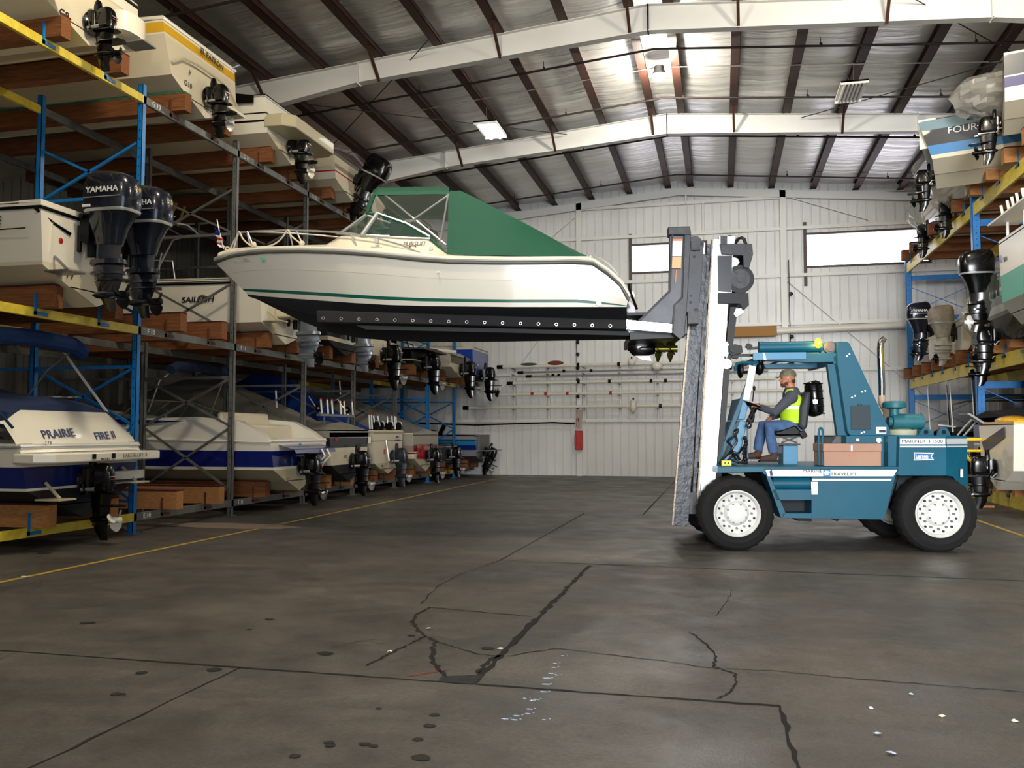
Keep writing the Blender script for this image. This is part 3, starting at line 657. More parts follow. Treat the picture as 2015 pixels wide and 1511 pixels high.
# bay 9: white bowrider, navy cockpit cover, lettering on the transom
t = boat('white and navy runabout with navy cover and a name lettered on its transom, lowest left', -8.85, 10.6, .4)
h, g, c, k = make_hull(t, 7.0, 2.5, 1.0, [(.06, white), (.55, navy), (.6, white), (1., white)], bottomp, sheer=.25, zc0=.42)
make_deck(t, g, white, t0=.5, crown=.2, floor_z=.6); rail(t, g, steel, .022)
platform(t, .45, 2.5, .92, white, .13)
m = MB(); m.loft([[(x, y*1.18, z) for x, y, z in r] for r in ([(-.02, 1, .92), (-.02, .8, .93), (-.02, -.8, .93), (-.02, -1, .92)], [(.12, 1, 1.12), (.16, .75, 1.3), (.16, -.75, 1.3), (.12, -1, 1.12)], [(.3, .97, 1.3), (.36, .7, 1.52), (.36, -.7, 1.52), (.3, -.97, 1.3)], [(.9, .95, 1.4), (.9, .7, 1.55), (.9, -.7, 1.55), (.9, -.95, 1.4)], [(2.6, .95, 1.2), (2.6, .7, 1.35), (2.6, -.7, 1.35), (2.6, -.95, 1.2)])], wrap=False); m.build('sun_pad_moulding', white, t, smooth=50)
m = MB(); rings = []
for i in range(15):
    f = i/14; x = lerp(.34, 4.8, f); hh = ip([(0, 1.56), (.05, 1.64), (.3, 1.75), (.6, 2.1), (.8, 1.9), (1, 1.3)], f); w_ = ip([(0, .9), (.06, 1.0), (1, 1.05)], f)
    rings.append([(x, w_*a, hh+d_) for a, d_ in ((1.19, -.32), (1.16, -.1), (.7, .0), (.35, .04), (0, .05), (-.35, .04), (-.7, 0), (-1.16, -.1), (-1.19, -.32))])
m.loft(rings, wrap=False); m.add(rings[0], [list(range(9))]); m.build('cockpit_cover', navycan, t, smooth=50)
m = MB(); m.tube([(.35, 1.25, 1.35), (.25, 1.27, 1.45), (.1, 1.2, 1.25)], .02, 6); m.build('cover_edge', navycan, t)
text('PRAIRIE', .18, (.085, .42, 1.175), (0, -1, .06), ltxtb, t, up=(.44, 0, .9), sx=1.0, bold=.012); text('FIRE II', .17, (.072, -.5, 1.145), (0, -1, .06), ltxtb, t, up=(.44, 0, .9), bold=.012)
transom_text(t, '- 3 7 0', .06, .75, 1.05, ltxtb, x=-.03)
text('LAKE BLUFF, IL', .085, (-.462, -.5, .86), (0, -1, 0), M('letter_grey', '8B8578', .5), t); text('PROUD', .05, (-.462, .15, .82), (0, -1, 0), ltxt, t)
m = MB(); m.box((-.462, .33, .83), (-.455, .4, .9)); m.box((-.462, -.06, .83), (-.455, .01, .9)); m.build('deck_light', black, t, smooth=0)
sterndrive(t, (-.01, 0, .5), .92, white, tilt=-.0); trim_tab(t, .75, .3, cream2); trim_tab(t, -.78, .45, cream2)
m = MB(); m.loft([ell(-.05, -.78, z, .16, .4, 16) for z in (.5, .62)], True, True); m.build('exhaust_bulge', white, t)
o = bimini(t, 2.2, 1.5, 1.02, 1.25, 1.0, M('boot_blue', '1B3C74', .85, bump=.4, bscale=4), .13); MB().bar((.6, -1.2, 1.5), (1.55, -1.2, 2.6), .03, .03).build('white_strut', pure, t, smooth=0)
MB().tube([(2.1, 1.15, 1.5), (1.0, 1.2, 2.25)], .02, 6).tube([(1.1, -1.2, 1.75), (1.2, 0.4, 1.7)], .015, 6).build('frame_tube', alu, t)
# bay 11: cuddy, blue side band
t = boat('white runabout with broad dark blue side stripe and open cockpit, behind the nearest grey post', -8.45, 16.33, .4)
h, g, c, k = make_hull(t, 7.6, 2.55, 1.02, [(.1, white), (.62, navy), (.66, navy), (1., white)], cream2, sheer=.28, zc0=.46, drop=.0)
make_deck(t, g, white, t0=.42, crown=.42, floor_z=.66, cab=.3, stern_w=.12); rail(t, g, white, .02)
m = MB()
for s in (1, -1):
    m.loft([[(x, s*1.24, 1.0), (x, s*1.22, z), (x, s*1.0, z), (x, s*.98, 1.0)] for x, z in ((0, 1.02), (.25, 1.2), (.7, 1.42), (1.6, 1.5), (3.2, 1.46), (4.4, 1.5))], wrap=False, cap=True)
m.build('cockpit_coaming', white, t, smooth=50); MB().cbox((.95, 0, 1.1), (.5, 1.9, .5)).cbox((1.3, 0, 1.35), (.12, 1.85, .5)).build('rear_seat', cream, t, bevel=.05)
windshield(t, lambda q: (g(q)[0], g(q)[1], g(q)[2]+.3), .45, .4); sterndrive(t, (-.02, 0, .5), .9, chrome)
transom_text(t, 'E11', .1, .5, .25, ltxt, x=-.0); m = MB(); m.loft([[(x, s_*.9, z) for s_ in (1, -1)] for x, z in ((-.0, .95), (-.35, .85), (-.38, .78), (0, .72))], wrap=False, cap=True); m.build('swim_platform', navy, t)
MB().tube([(-.38, -.2, .85), (-.46, -.2, .7), (-.3, -.2, .55)], .02, 6).tube([(-.38, -.45, .85), (-.46, -.45, .7), (-.3, -.45, .55)], .02, 6).build('boarding_ladder', pure, t)
m = MB(); m.prism([(-.006, .1, .86), (-.006, -.1, .9), (-.006, -.02, .98), (-.006, .06, .98)], (-.004, 0, 0)); m.build('transom_sticker', M('sky', '5CA2E0', .4), t, smooth=0)
m = MB(); m.add([(1.8, 1.27, 1.41), (3.2, 1.27, 1.46), (4.6, 1.2, 1.44), (3.2, 1.27, 1.35)], [(0, 1, 2, 3)]); m.build('oval_stripe', navy, t, smooth=0)
bimini(t, 2.8, 1.6, 1.1, .5, .9, navycan, .1)
# bay 12: charcoal band, grey ribbed cover, rod holders
t = boat('cream boat with a charcoal band, ribbed grey cover and a rack of fishing rod holders', -8.62, 19.15, .42)
h, g, c, k = make_hull(t, 7.2, 2.35, 1.18, [(.52, cream), (.82, charc), (.85, steel), (1., charc)], bottomp, sheer=.2, zc0=.42)
make_deck(t, g, charc, t0=.6, crown=.15, floor_z=.8); rail(t, g, steel, .018)
make_cover(t, g, [(0, .16), (.12, .22), (.3, .75), (.45, 1.15), (.62, 1.2), (.8, .8), (1, .1)], greytarp, ribs=18)
def rodset(t, x, z, ys, mat=pure, h=.32):
    for y in ys:
        m = MB(); m.tube([(x, y, z), (x+.03, y, z+h)], .022, 8); m.mi = 1; m.tube([(x+.03, y, z+h), (x+.031, y, z+h+.03)], .026, 8); m.build('rod_holder', [mat, redm], t)
def holder(t, x, z, w_, n, feet=.2):
    m = MB(); m.box((x-.05, -w_/2, z), (x+.05, w_/2, z+.05)); m.box((x-.02, -w_*.35-.02, z-feet), (x+.02, -w_*.35+.02, z)); m.box((x-.02, w_*.35-.02, z-feet), (x+.02, w_*.35+.02, z)); m.build('rod_rack', alu, t, smooth=0)
    rodset(t, x, z+.06, [lerp(-w_/2+.05, w_/2-.1, i/(n-1))+random.uniform(-.07, .07) for i in range(n)])
    for y in (w_/2-.2, -w_/2+.15):
        m = MB(); m.cyl((x+.08, y-.04, z+.18), (x+.08, y+.04, z+.18), .09, 14); m.mi = 1; m.cyl((x+.08, y-.05, z+.18), (x+.08, y+.05, z+.18), .03, 10); m.tube([(x+.05, y, z+.05), (x+.35, y, z+.45)], .014, 6); m.build('downrigger', [black, steel], t)
holder(t, .35, 1.55, 1.9, 6); rodset(t, 1.6, 1.75, (.6, -.7), h=.4); sterndrive(t, (-.01, -.1, .48), .9, steel)
transom_text(t, 'E12', .1, .25, .6, ltxt); MB().box((-.02, .72, .98), (-.005, .82, 1.06)).build('red_badge', redm, t, smooth=0); MB().cyl((-.03, -.55, .9), (-.03, -.5, .5), .012, 6).build('antenna_cable', black, t)
MB().cbox((-.03, -1.12, .98), (.02, .14, .16)).build('white_tag', pure, t, smooth=0)
# bay 13: cream fishing boat, blue tarp
t = boat('cream fishing boat with downriggers on its transom and a blue tarp behind them', -8.75, 21.95, .48)
h, g, c, k = make_hull(t, 6.8, 2.25, 1.12, [(.7, cream), (.72, charc), (.9, cream), (1., cream)], cream2, sheer=.2, zc0=.3)
make_deck(t, g, cream, t0=.6, crown=.12, floor_z=.7); rail(t, g, cream2, .03)
make_cover(t, g, [(.0, .02), (.1, .1), (.3, .8), (.46, 1.5), (.6, 1.55), (.75, 1.0), (1, .1)], bluetarp, t_lo=.12); rodset(t, .12, 1.2, (1., .85, -.6, -.8), h=.36)
for y in (.65, .35, -.3, -.95):
    m = MB(); m.cyl((.1, y-.05, 1.28), (.1, y+.05, 1.28), .12, 16); m.mi = 1; m.tube([(-.01, y, 1.28), (.0, y, 1.38), (.1, y, 1.42)], .02, 6); m.cyl((.12, y, 1.2), (.15, y+.05, 1.55), .03, 8); m.build('downrigger', [black, steel], t)
sterndrive(t, (-.02, -.2, .44), .88, steel, body=M('drive_silver_black', '2A2D33', .3, .4)); MB().cyl((-.03, .25, .9), (-.1, .2, .35), .03, 8).cyl((-.03, -.55, .8), (-.08, -.5, .3), .03, 8).build('trim_hose', steel, t)
transom_text(t, 'E13', .09, .45, .22, ltxt); transom_text(t, 'BULLY', .08, -.65, .98, ltxtb); transom_text(t, 'CHICAGO', .07, -.65, .89, ltxtb); MB().cbox((-.01, .3, .6), (.01, .12, .12)).build('red_sticker', M('faded_red', 'C25A4A', .5), t, smooth=0)
# bay 14: red and white, translucent cover
t = boat('white boat with red side stripes under a translucent grey cover, before the far blue posts', -8.7, 24.85, .42)
h, g, c, k = make_hull(t, 7.0, 2.4, 1.1, [(.12, cream), (.2, white), (.26, redg), (.3, white), (.55, redg), (.6, white), (1., white)], cream2, sheer=.2, zc0=.4)
make_deck(t, g, white, t0=.5, crown=.15, floor_z=.7); make_cover(t, g, [(-.1, -.1), (0, .15), (.15, .55), (.3, .95), (.5, 1.3), (.7, 1.0), (1, .1)], film, t_lo=0, skirt=.5); make_cover(t, g, [(.15, .4), (.3, .9), (.5, 1.2), (.7, .9), (1, .08)], greytarp, t_lo=.2, name='inner_cover')
sterndrive(t, (-.02, -.05, .45), .88, steel); MB().prism([(-.01, .85, .4), (-.01, -.2, .35), (-.01, -.3, .75), (-.01, .8, .8)], (-.004, 0, 0)).build('red_transom_panel', redg, t, smooth=0)
rodset(t, 2.4, 2.3, (.9,), h=.4)
# bay 15: small dark boat; bay 16: teal bass boat
t = boat('low dark boat half hidden behind the two farthest blue posts', -8.9, 27.7, .45)
h, g, c, k = make_hull(t, 6, 2.1, .7, [(.9, charc), (1., steel)], bottomp); make_deck(t, g, charc, t0=.55, floor_z=.4); sterndrive(t, (-.02, 0, .42), .85, steel)
t = boat('teal and dark blue aluminium bass boat with a silver bottom against the back wall', -8.45, 30.35, .5)
h, g, c, k = make_hull(t, 6.2, 2.1, .95, [(.3, M('silver_bottom', '9FA4A8', .35, .5)), (.55, navy), (.78, teal), (.84, navy), (1., M('silver_rail', 'A8A9A8', .35, .4))], alu, sheer=.12, zc0=.25)
make_deck(t, g, charc, t0=.6, crown=.06, floor_z=.5); sterndrive(t, (-.05, -.1, .4), .9, steel, accent=False, tilt=-.4)
MB().box((-.5, -.9, .42), (0, .7, .45)).build('swim_platform', alu, t, smooth=0); m = MB()
for dy in (.5, .35, .2): m.cyl((1.4, dy+.4, 1.0), (1.2, dy+.45, 1.35), .035, 8)
m.build('rod_bundle', black, t); MB().tube([(1.5, .9, 1.15), (3.0, .9, 1.2), (3.2, .9, 1.0)], .02, 6).tube([(3.6, .8, 1.25), (4.6, .8, 1.2)], .05, 6).build('trolling_motor', black, t); MB().cbox((-.02, 0, .7), (.12, 1.3, .5)).build('motor_well', greys, t, bevel=.02)
# ------------------------------------------------------------------ left rack, middle storey
t = boat('cream fishing boat with two big blue-grey outboards hanging over the aisle at left', -8.72, 10.6, 3.4)
h, g, c, k = make_hull(t, 7.4, 2.45, 1.22, [(.06, cream), (.93, white), (.96, black), (1., white)], cream, sheer=.3, zc0=.42, rake=.05)
make_deck(t, g, white, t0=.5, crown=.14, floor_z=.6); rail(t, g, black, .022, dz=-.06)
side_text(t, 'GREAT WHITE', .15, 1.05, 1.0, g, c, 1.2, ltxt, shear=.3, bold=.02); m = MB(); m.box((.1, 1.235, .86), (2.0, 1.245, .875)); m.build('pin_stripe', black, t, smooth=0)
for y in (.36, -.36): outboard(t, (-.08, y, 1.1), 1.03, outb, outb, txt='YAMAHA', num='150', steer=0)
trim_tab(t, .85, .34, alu); transom_text(t, 'F9', .14, .55, .36, ltxt); MB().lathe([(.05, 0), (.05, -.02), (.03, -.03)], (-.0, .75, .8), 'x', 12).build('through_hull', redm, t)
m = MB(); m.tube([(0, 1.2, 1.14), (-.03, .9, 1.0), (-.04, .6, .92)], .022, 6); m.build('transom_moulding', black, t)
t = boat('cream centre console with a tubular T-top and a grey outboard, behind the first grey post', -8.8, 16.33, 3.42)
h, g, c, k = make_hull(t, 7.2, 2.4, 1.2, [(.95, white), (.97, black), (1., white)], cream, sheer=.22, zc0=.35)
make_deck(t, g, white, t0=.72, crown=.08, floor_z=.55); rail(t, g, black, .022, dz=-.07)
side_text(t, 'SAILFISH', .15, 1.35, .82, g, c, 1.2, ltxt, shear=.2, bold=.02, sx=1.3); side_text(t, 'O', .26, 1.3, .82, g, c, 1.2, M('letter_grey2', '777468', .6), shear=.4, off=.015)
m = MB(); m.cbox((3.9, 0, 1.15), (.8, .8, 1.1)); m.build('console', white, t, bevel=.06); MB().box((3.45, -.36, 1.72), (3.5, .36, 2.15)).build('console_windscreen', glassm, t, smooth=0)
for s in (1, -1):
    m = MB()
    for x0, x1 in ((3.45, 3.0), (4.35, 4.3)): m.tube([(x0, s*.5, .6), (x0, s*.52, 1.9), (lerp(x0, x1, .6), s*.6, 2.5), (x1, s*.75, 2.6)], .022, 8)
    m.tube([(3.6, s*.5, 1.2), (3.4, s*.53, 2.2)], .018, 6); m.build('top_leg', steel, t)
m = MB(); m.tube([(2.6, .8, 2.6), (2.4, 0, 2.66), (2.6, -.8, 2.6), (4.7, -.8, 2.62), (4.9, 0, 2.66), (4.7, .8, 2.62)], .022, 8, closed=True)
for x in (3, 3.6, 4.2): m.tube([(x, .8, 2.6), (x, 0, 2.68), (x, -.8, 2.6)], .016, 6)
m.build('top_frame', steel, t); MB().box((2.7, -.75, 2.66), (4.7, .75, 2.69)).build('top_canvas', blackcan, t); MB().cyl((2.5, .5, 2.6), (2.3, .55, 3.0), .03, 8).cyl((2.5, .2, 2.6), (2.3, .25, 3.0), .03, 8).build('rod_holder', M('brass', 'A3793C', .35, .8), t)
m = MB()
for s in (1, -1): m.tube([(1.9, s*1.1, 1.25), (2.0, s*1.05, 1.65), (2.6, s*1.05, 1.7), (2.8, s*1.1, 1.25)], .015, 6)
m.build('side_rail', steel, t); MB().cbox((2.9, 0, 1.0), (.5, .9, .7)).build('leaning_post', white, t, bevel=.05); m = MB(); m.ball((4.2, 0, 2.85), (.32, .32, .14)); m.build('radar_dome', white, t)
outboard(t, (-.1, 0, .78), 1.05, outg, outg); trim_tab(t, .8, .38, cream2); m = MB(); m.box((-.35, -.5, .5), (0, .5, 1.05)); m.build('motor_bracket', cream, t, bevel=.03)
for n_, (s_, Xs, lab, colr, cov, ob) in enumerate(((12, -8.75, 'dark hulled boat with a silver outboard, under the raised boat in the middle storey', charc, blackcan, 'o'), (13, -8.95, 'pale cream hull low on orange timbers in the middle storey', cream, greytarp, 's'), (14, -8.8, 'dark boat with black tubular frame in the middle storey beside the blue post', black, None, 's'), (15, -8.5, 'boat wrapped in pale blue-grey film above the far yellow beam', cream, film, 's'), (16, -8.55, 'royal blue boat with a cream gunwale against the back wall', royal, None, 's'))):
    t = boat(lab, Xs, SLOT[s_], 3.42); D_ = {13: .8, 14: .62, 15: .68}.get(s_, 1.2)
    h, g, c, k = make_hull(t, 6.6, 2.3, D_, [(.1, cream if s_ != 16 else royal), (.9, colr), (1., cream if s_ == 16 else colr)], cream if s_ in (13, 15) else bottomp, sheer=.2, zc0=.3)
    make_deck(t, g, colr if s_ != 16 else cream, t0=.55, floor_z=.5)
    if cov: make_cover(t, g, [(0, .1), (.2, .2), (.5, .3), (.8, .25), (1, .05)] if s_ == 15 else [(0, .1), (.2, .3), (.5, .55), (.8, .4), (1, .05)], cov, skirt=.25 if s_ == 15 else .12)
    if ob == 'o': outboard(t, (-.1, 0, .75), .95, blackg, outg)
    else: sterndrive(t, (-.02, 0, .25), 1.05, steel if s_ != 16 else black)
    if s_ == 14:
        for j in range(4): MB().tube([(.1+.5*j, 1.0, .65), (.2+.5*j, .95, .95), (.2+.5*j, -.95, .95), (.1+.5*j, -1.0, .65)], .02, 6).build('frame_bow', black, t)
        make_cover(t, lambda q: (g(q)[0]-.4, g(q)[1], g(q)[2]), [(0, .05), (.4, .2), (1, .1)], M('olive_cover', '3C3F3A', .8), name='flat_cover', t_hi=.5, skirt=.02)
    if s_ == 15: MB().tube([(-.2, 1.1, .75), (.6, 1.15, .85), (1.4, 1.1, .95)], .06, 8).build('foam_roll', pure, t)
    if s_ == 16: transom_text(t, 'F16', .1, .4, .6, ltxtw)
# ------------------------------------------------------------------ left rack, top storey
def drivepad(t): pass
t = boat('big cream boat with a black sterndrive, highest at the left edge', -8.85, 10.45, 7.2)
h, g, c, k = make_hull(t, 7.6, 2.5, 1.15, [(.7, cream), (.73, cream2), (.95, white), (1., black)], cream, sheer=.3, zc0=.38, rake=-.1); make_deck(t, g, white, t0=.5, floor_z=.7); rail(t, g, black, .02)
sterndrive(t, (-.02, 0, .3), .8, black); trim_tab(t, .85, .36, alu); trim_tab(t, -.85, .36, alu); transom_text(t, 'G9', .15, .5, .22, ltxt)
for x in (.4, .9): MB().tube([(x, -1.2, 1.2), (x+.08, -1.25, 1.26), (x+.2, -1.2, 1.2)], .025, 6).build('cleat', chrome, t)
m = MB(); m.loft([ell(-.05, -.75, z, .2, .3, 14) for z in (.45, .75)], True, True); m.build('bulge', white, t)
t = boat('cream boat with a golden yellow gunwale band in the top storey', -8.9, 13.45, 7.2)
h, g, c, k = make_hull(t, 7.4, 2.35, 1.3, [(.75, cream), (.78, white), (.97, yellowg), (1., white)], cream, sheer=.2, zc0=.4, rake=-.12); make_deck(t, g, white, t0=.5, floor_z=.7, crown=.2); rail(t, g, white, .035, dz=.04)
sterndrive(t, (-.02, 0, .36), .82, steel); transom_text(t, 'G10', .13, .55, .4, ltxt); text('EL PATRON', .14, (.0+.05, -.25, 1.19), (0, -1, -.05), ltxt, t, bold=.02); transom_text(t, 'P', .13, .5, .62, ltxt)
m = MB(); m.box((-.25, -.9, .3), (0, -.3, .36)); m.build('swim_step', white, t, bevel=.01); MB().cyl((.1, -1.0, 1.35), (-.02, -1.05, 1.42), .025, 8).build('cleat', chrome, t)
m = MB(); m.tube([(-.01, 1.0, .6), (-.02, .7, .8), (-.02, .3, .85), (-.02, -.3, .85), (-.02, -.7, .8), (-.01, -1.0, .6)], .02, 6); m.build('transom_moulding', cream2, t)
t = boat('white and black runabout with a stepped swim platform in the top storey', -8.7, 16.25, 7.2)
h, g, c, k = make_hull(t, 7.0, 2.35, 1.05, [(.3, white), (.36, black), (.52, white), (.56, black), (1., white)], cream, sheer=.25, zc0=.35); make_deck(t, g, blackg, t0=.4, floor_z=.7, crown=.3)
platform(t, .55, 2.1, .7, cream2, .25); sterndrive(t, (-.02, .1, .3), .85, white); rail(t, g, steel, .018)
m = MB(); m.loft([[(x, s*1.19, z0), (x, s*1.19, z1)] for s in (1,) for x, z0, z1 in ((.2, .9, 1.05), (1.6, .95, 1.3), (2.6, 1.0, 1.35))], wrap=False); m.build('black_panel', black, t, smooth=0)
t = boat('maroon boat wrapped in clear film with a black drive, top storey', -8.6, 19.15, 7.16)
h, g, c, k = make_hull(t, 6.6, 2.3, .95, [(.25, cream), (.3, redg), (.55, cream), (1., cream)], cream, sheer=.2, zc0=.3); make_deck(t, g, cream, t0=.5, floor_z=.6)
make_cover(t, g, [(-.1, 0), (0, .15), (.1, .35), (.35, .6), (.7, .4), (1, .05)], maroon, name='wine_red_canvas'); make_cover(t, g, [(0, .25), (.1, .45), (.35, .7), (.7, .5), (1, .1)], filmc, name='film_wrap', skirt=.4, t_lo=0, over=.06)
outboard(t, (-.1, -.1, .7), .9, blackg, blackg, tilt=-.5)
for s_, lb, col1 in ((13, 'cream hull in the top storey behind the green canopy', cream), (14, 'white boat with a faded red cover near the roof, above the green canopy', redg)):
    t = boat(lb, -8.9, SLOT[s_], 7.16); h, g, c, k = make_hull(t, 6.4, 2.2, .95, [(.8, cream), (1., white)], cream, sheer=.2); make_deck(t, g, cream, t0=.5, floor_z=.6, crown=.25); sterndrive(t, (0, 0, .3), 1.1, steel)
    make_cover(t, g, [(0, .1), (.3, .35), (.6, .3), (1, .05)], col1 if s_ == 14 else cream, skirt=.05)
# ------------------------------------------------------------------ right rack
XR0 = 5.85
t = boat('white boat with purple stripes, its stern wrapped in grey film, top right corner', 5.5, 18.6, 7.45, -.25)
h, g, c, k = make_hull(t, 6.8, 2.3, 1.2, [(.2, cream), (.3, white), (.52, M('purple', '2A1A5E', .3)), (.55, white), (1., charc)], cream, sheer=.25, zc0=.35); make_deck(t, g, white, t0=.5, floor_z=.7, crown=.3)
film_bag(t, (-.2, .45, 1.0), (.7, .75, .42), film, 4); sterndrive(t, (-.02, 0, .2), .82, black)
t = boat('blue-grey boat with white lettering along its side under clear film, top storey right', 4.85, 21.2, 7.15, -.3)
h, g, c, k = make_hull(t, 6.8, 2.3, 1.25, [(.1, cream), (.35, M('sky_stripe', '3B7FB8', .3)), (.75, charc), (1., M('grey_blue', '6C8894', .4))], cream, sheer=.25, zc0=.42, rake=.25); make_deck(t, g, white, t0=.5, floor_z=.7, crown=.3)
side_text(t, 'FOUR WINNS', .2, 1.0, .95, g, c, 1.2, ltxtw, side=-1, sx=1.1); sterndrive(t, (-.02, 0, .25), .82, black)
film_bag(t, (-.28, .75, .7), (.3, .5, .22), filmc, 9)
MB().box((.7, -1.15, 1.12), (1.3, -1.1, 1.17)).build('vent', black, t, smooth=0)
for yc, lb, fl_ in ((24.0, 'cream boat swathed in crumpled grey film, third from the right edge, top storey', film), (26.55, 'small pale boat with silvery film over its stern, in front of the right window', filmc)):
    t = boat(lb, XR0+.1, yc, 7.16, 0); h, g, c, k = make_hull(t, 6.4, 2.2, 1.0, [(.6, cream), (.7, maroon), (1., cream)], cream, sheer=.2, rake=.1); make_deck(t, g, cream, t0=.5, floor_z=.6, crown=.3)
    film_bag(t, (.3, 0, .75), (.95, 1.2, .65), fl_, int(yc)); sterndrive(t, (-.02, 0, .15), .82, black)
t = boat('white and aqua boat cut by the right edge in the middle storey', 4.95, 16.15, 3.42, 0)
h, g, c, k = make_hull(t, 6.8, 2.3, 1.6, [(.12, aqua), (.45, aqua), (.48, white), (1., white)], bottomg, sheer=.2, zc0=.5); make_deck(t, g, white, t0=.5, floor_z=.9)
text('SEA', .12, (-.01, .7, 1.25), (0, -1, 0), ltxt, t); m = MB(); m.ball((-.0, .95, 1.3), (.01, .1, .07)); m.build('oval_badge', M('pale_violet', 'B9A7D0', .4), t)
m = MB(); m.box((-.15, -1.0, 1.95), (.35, 1.15, 1.98))
for y in (-.8, 0, .9): m.box((.08, y-.02, 1.6), (.12, y+.02, 1.95))
m.build('rocket_launcher', pure, t, smooth=0)
for y in (1.05, .7, .45, .2, -.1): MB().tube([(.1, y, 1.98), (.05, y, 2.3)], .025, 8).build('rod_holder', pure, t)
t = boat('grey-bottomed boat under cloudy film with a black outboard tilted on its stern, middle storey right', 5.35, 18.7, 3.42, 0)
h, g, c, k = make_hull(t, 6.6, 2.35, 1.25, [(.1, bottomg), (.3, M('pale_band', 'B9BBB4', .4)), (.5, charc), (.62, aqua), (.7, cream), (1., charc)], bottomp, sheer=.2, zc0=.45); make_deck(t, g, charc, t0=.5, floor_z=.7)
make_cover(t, g, [(0, .35), (.15, .5), (.4, 1.0), (.6, 1.1), (1, .1)], M('slate_canvas', '6D7280', .8, bump=.4, bscale=3), name='canvas_top', t_lo=.08); film_bag(t, (.25, 0, .8), (.6, 1.25, .75), filmc, 12)
outboard(t, (-.1, -.25, 1.15), .85, blackg, blackg, ptm=pure); MB().cyl((.05, 1.0, 1.3), (.05, 1.0, 1.75), .025, 8).build('stern_light', pure, t); sterndrive(t, (0, .1, .05), .8, black, accent=False)
t = boat('boat with silvery plastic over its stern and a tan powerhead, middle storey right', XR0+.1, 21.25, 3.42, 0)
h, g, c, k = make_hull(t, 6.4, 2.2, 1.15, [(.6, cream), (.8, charc), (1., cream)], bottomg, sheer=.2); make_deck(t, g, cream, t0=.5, floor_z=.7); film_bag(t, (.1, 0, .8), (.7, 1.1, .6), film, 15); sterndrive(t, (0, 0, -.05), .82, black)
t = boat('tan hulled boat with a weathered brownish outboard, middle storey right', XR0+.1, 24.0, 3.42, 0)
h, g, c, k = make_hull(t, 6.4, 2.2, 1.05, [(.75, cream2), (.8, black), (1., cream)], cream2, sheer=.2); make_deck(t, g, cream, t0=.5, floor_z=.7, crown=.25); outboard(t, (-.1, 0, .85), .82, M('weathered_tan', '7E7460', .5, var=.3, scale=6), M('weathered_grey', '8B8677', .5, var=.3, scale=6))
t = boat('cream boat with a large navy outboard overhanging beside the exhaust stack', XR0+.1, 26.55, 3.42, 0)
h, g, c, k = make_hull(t, 6.6, 2.2, 1.1, [(.9, cream), (.93, black), (1., cream)], cream, sheer=.2); make_deck(t, g, cream, t0=.5, floor_z=.7, crown=.25); outboard(t, (-.1, -.1, 1.25), .88, outb, outb, txt='YAMAHA')
MB().tube([(0, -.6, .85), (-.3, -.6, .8), (-.32, -.3, .78), (0, -.3, .8)], .015, 6).build('steering_hose', cream, t)
t = boat('white and yellow boat with yellow tube rails, lowest at the right edge', 5.1, 18.3, .5, 0)
h, g, c, k = make_hull(t, 6.4, 2.3, 1.25, [(.3, white), (.9, white), (1., white)], white, sheer=.15, zc0=.4); MB().prism([(-.012, .85, .9), (-.012, -.6, 1.2), (-.012, -.6, 1.0), (-.012, .7, .68)], (-.004, 0, 0)).build('plum_slash', M('plum', '2B2340', .4), t, smooth=0); make_deck(t, g, yellowg, t0=.5, floor_z=.7)
m = MB(); yt = M('tube_yellow', 'F0C82E', .35); m.tube([(0, .9, .95), (-.5, .95, .95), (-.6, .9, .93)], .035, 8); m.tube([(-.45, .95, .95), (-.3, .95, .65), (-.2, .95, .5), (0, .95, .5)], .03, 8); m.tube([(-.3, .95, .72), (0, .95, .72)], .025, 8); m.build('tow_tube_rail', yt, t)
sterndrive(t, (-.02, 0, .4), .85, chrome, accent=False)
MB().ball((.4, .3, 1.32), (.3, .5, .1)).build('sun_cushion', yellowg, t)
t = boat('navy over pale hull with a dark cover, directly behind the truck counterweight', XR0-.1, 21.25, .62, 0)
h, g, c, k = make_hull(t, 6.4, 2.3, 1.3, [(.35, M('warm_grey', 'B8B0A4', .5)), (.4, white), (.88, M('deep_blue', '123A74', .3)), (1., charc)], bottomg, sheer=.15, zc0=.35); make_cover(t, g, [(0, .12), (.4, .25), (1, .05)], blackcan, skirt=.15); sterndrive(t, (-.02, 0, .3), .82, black)
m = MB(); m.tube([(1.5, 1.0, 1.3), (1.6, .95, 2.3), (3.2, .95, 2.35), (3.3, 1., 1.3)], .03, 6)
for j in range(5): m.tube([(1.7+.25*j, -1.0, 1.4), (1.72+.25*j, -1.0, 2.35)], .05, 8)
m.build('folded_chairs', M('grey_fabric', '6C7074', .8), t); MB().cyl((1.45, -1, 2.15), (1.3, -.95, 2.5), .05, 8).cyl((1.7, -1, 2.2), (1.6, -.95, 2.55), .05, 8).build('rod_holder', chrome, t); MB().box((1.0, -1.05, 1.35), (4, .8, 2.3)).build('navy_pack', navycan, t, bevel=.08)
for yc, lb in ((24.0, 'low grey pontoon-style boat with curved rails seen over the truck hood'), (26.55, 'dark low boat with tall rods seen past the air cleaner')):
    t = boat(lb, XR0+.2, yc, .5, 0); h, g, c, k = make_hull(t, 6.2, 2.2, 1.1, [(.8, charc), (1., greys)], bottomp, sheer=.1); make_cover(t, g, [(0, .1), (.5, .2), (1, .05)], blackcan)
    m = MB(); m.tube([(.4, 1, 1.15), (.5, .95, 1.9), (.9, .9, 2.0), (3.5, .9, 2.0), (3.8, .95, 1.2)], .03, 6); m.tube([(.9, .9, 1.15), (1.0, .9, 1.6), (3.5, .9, 1.65)], .03, 6); m.build('curved_rail', greys, t)
    for x, y in ((-.1, 1), (.25, .3), (.05, -.6)): MB().tube([(x, y, 1.1), (x-.05, y, 2.4)], [.02, .008], 6).build('fishing_rod', pure if y > 0 else black, t)
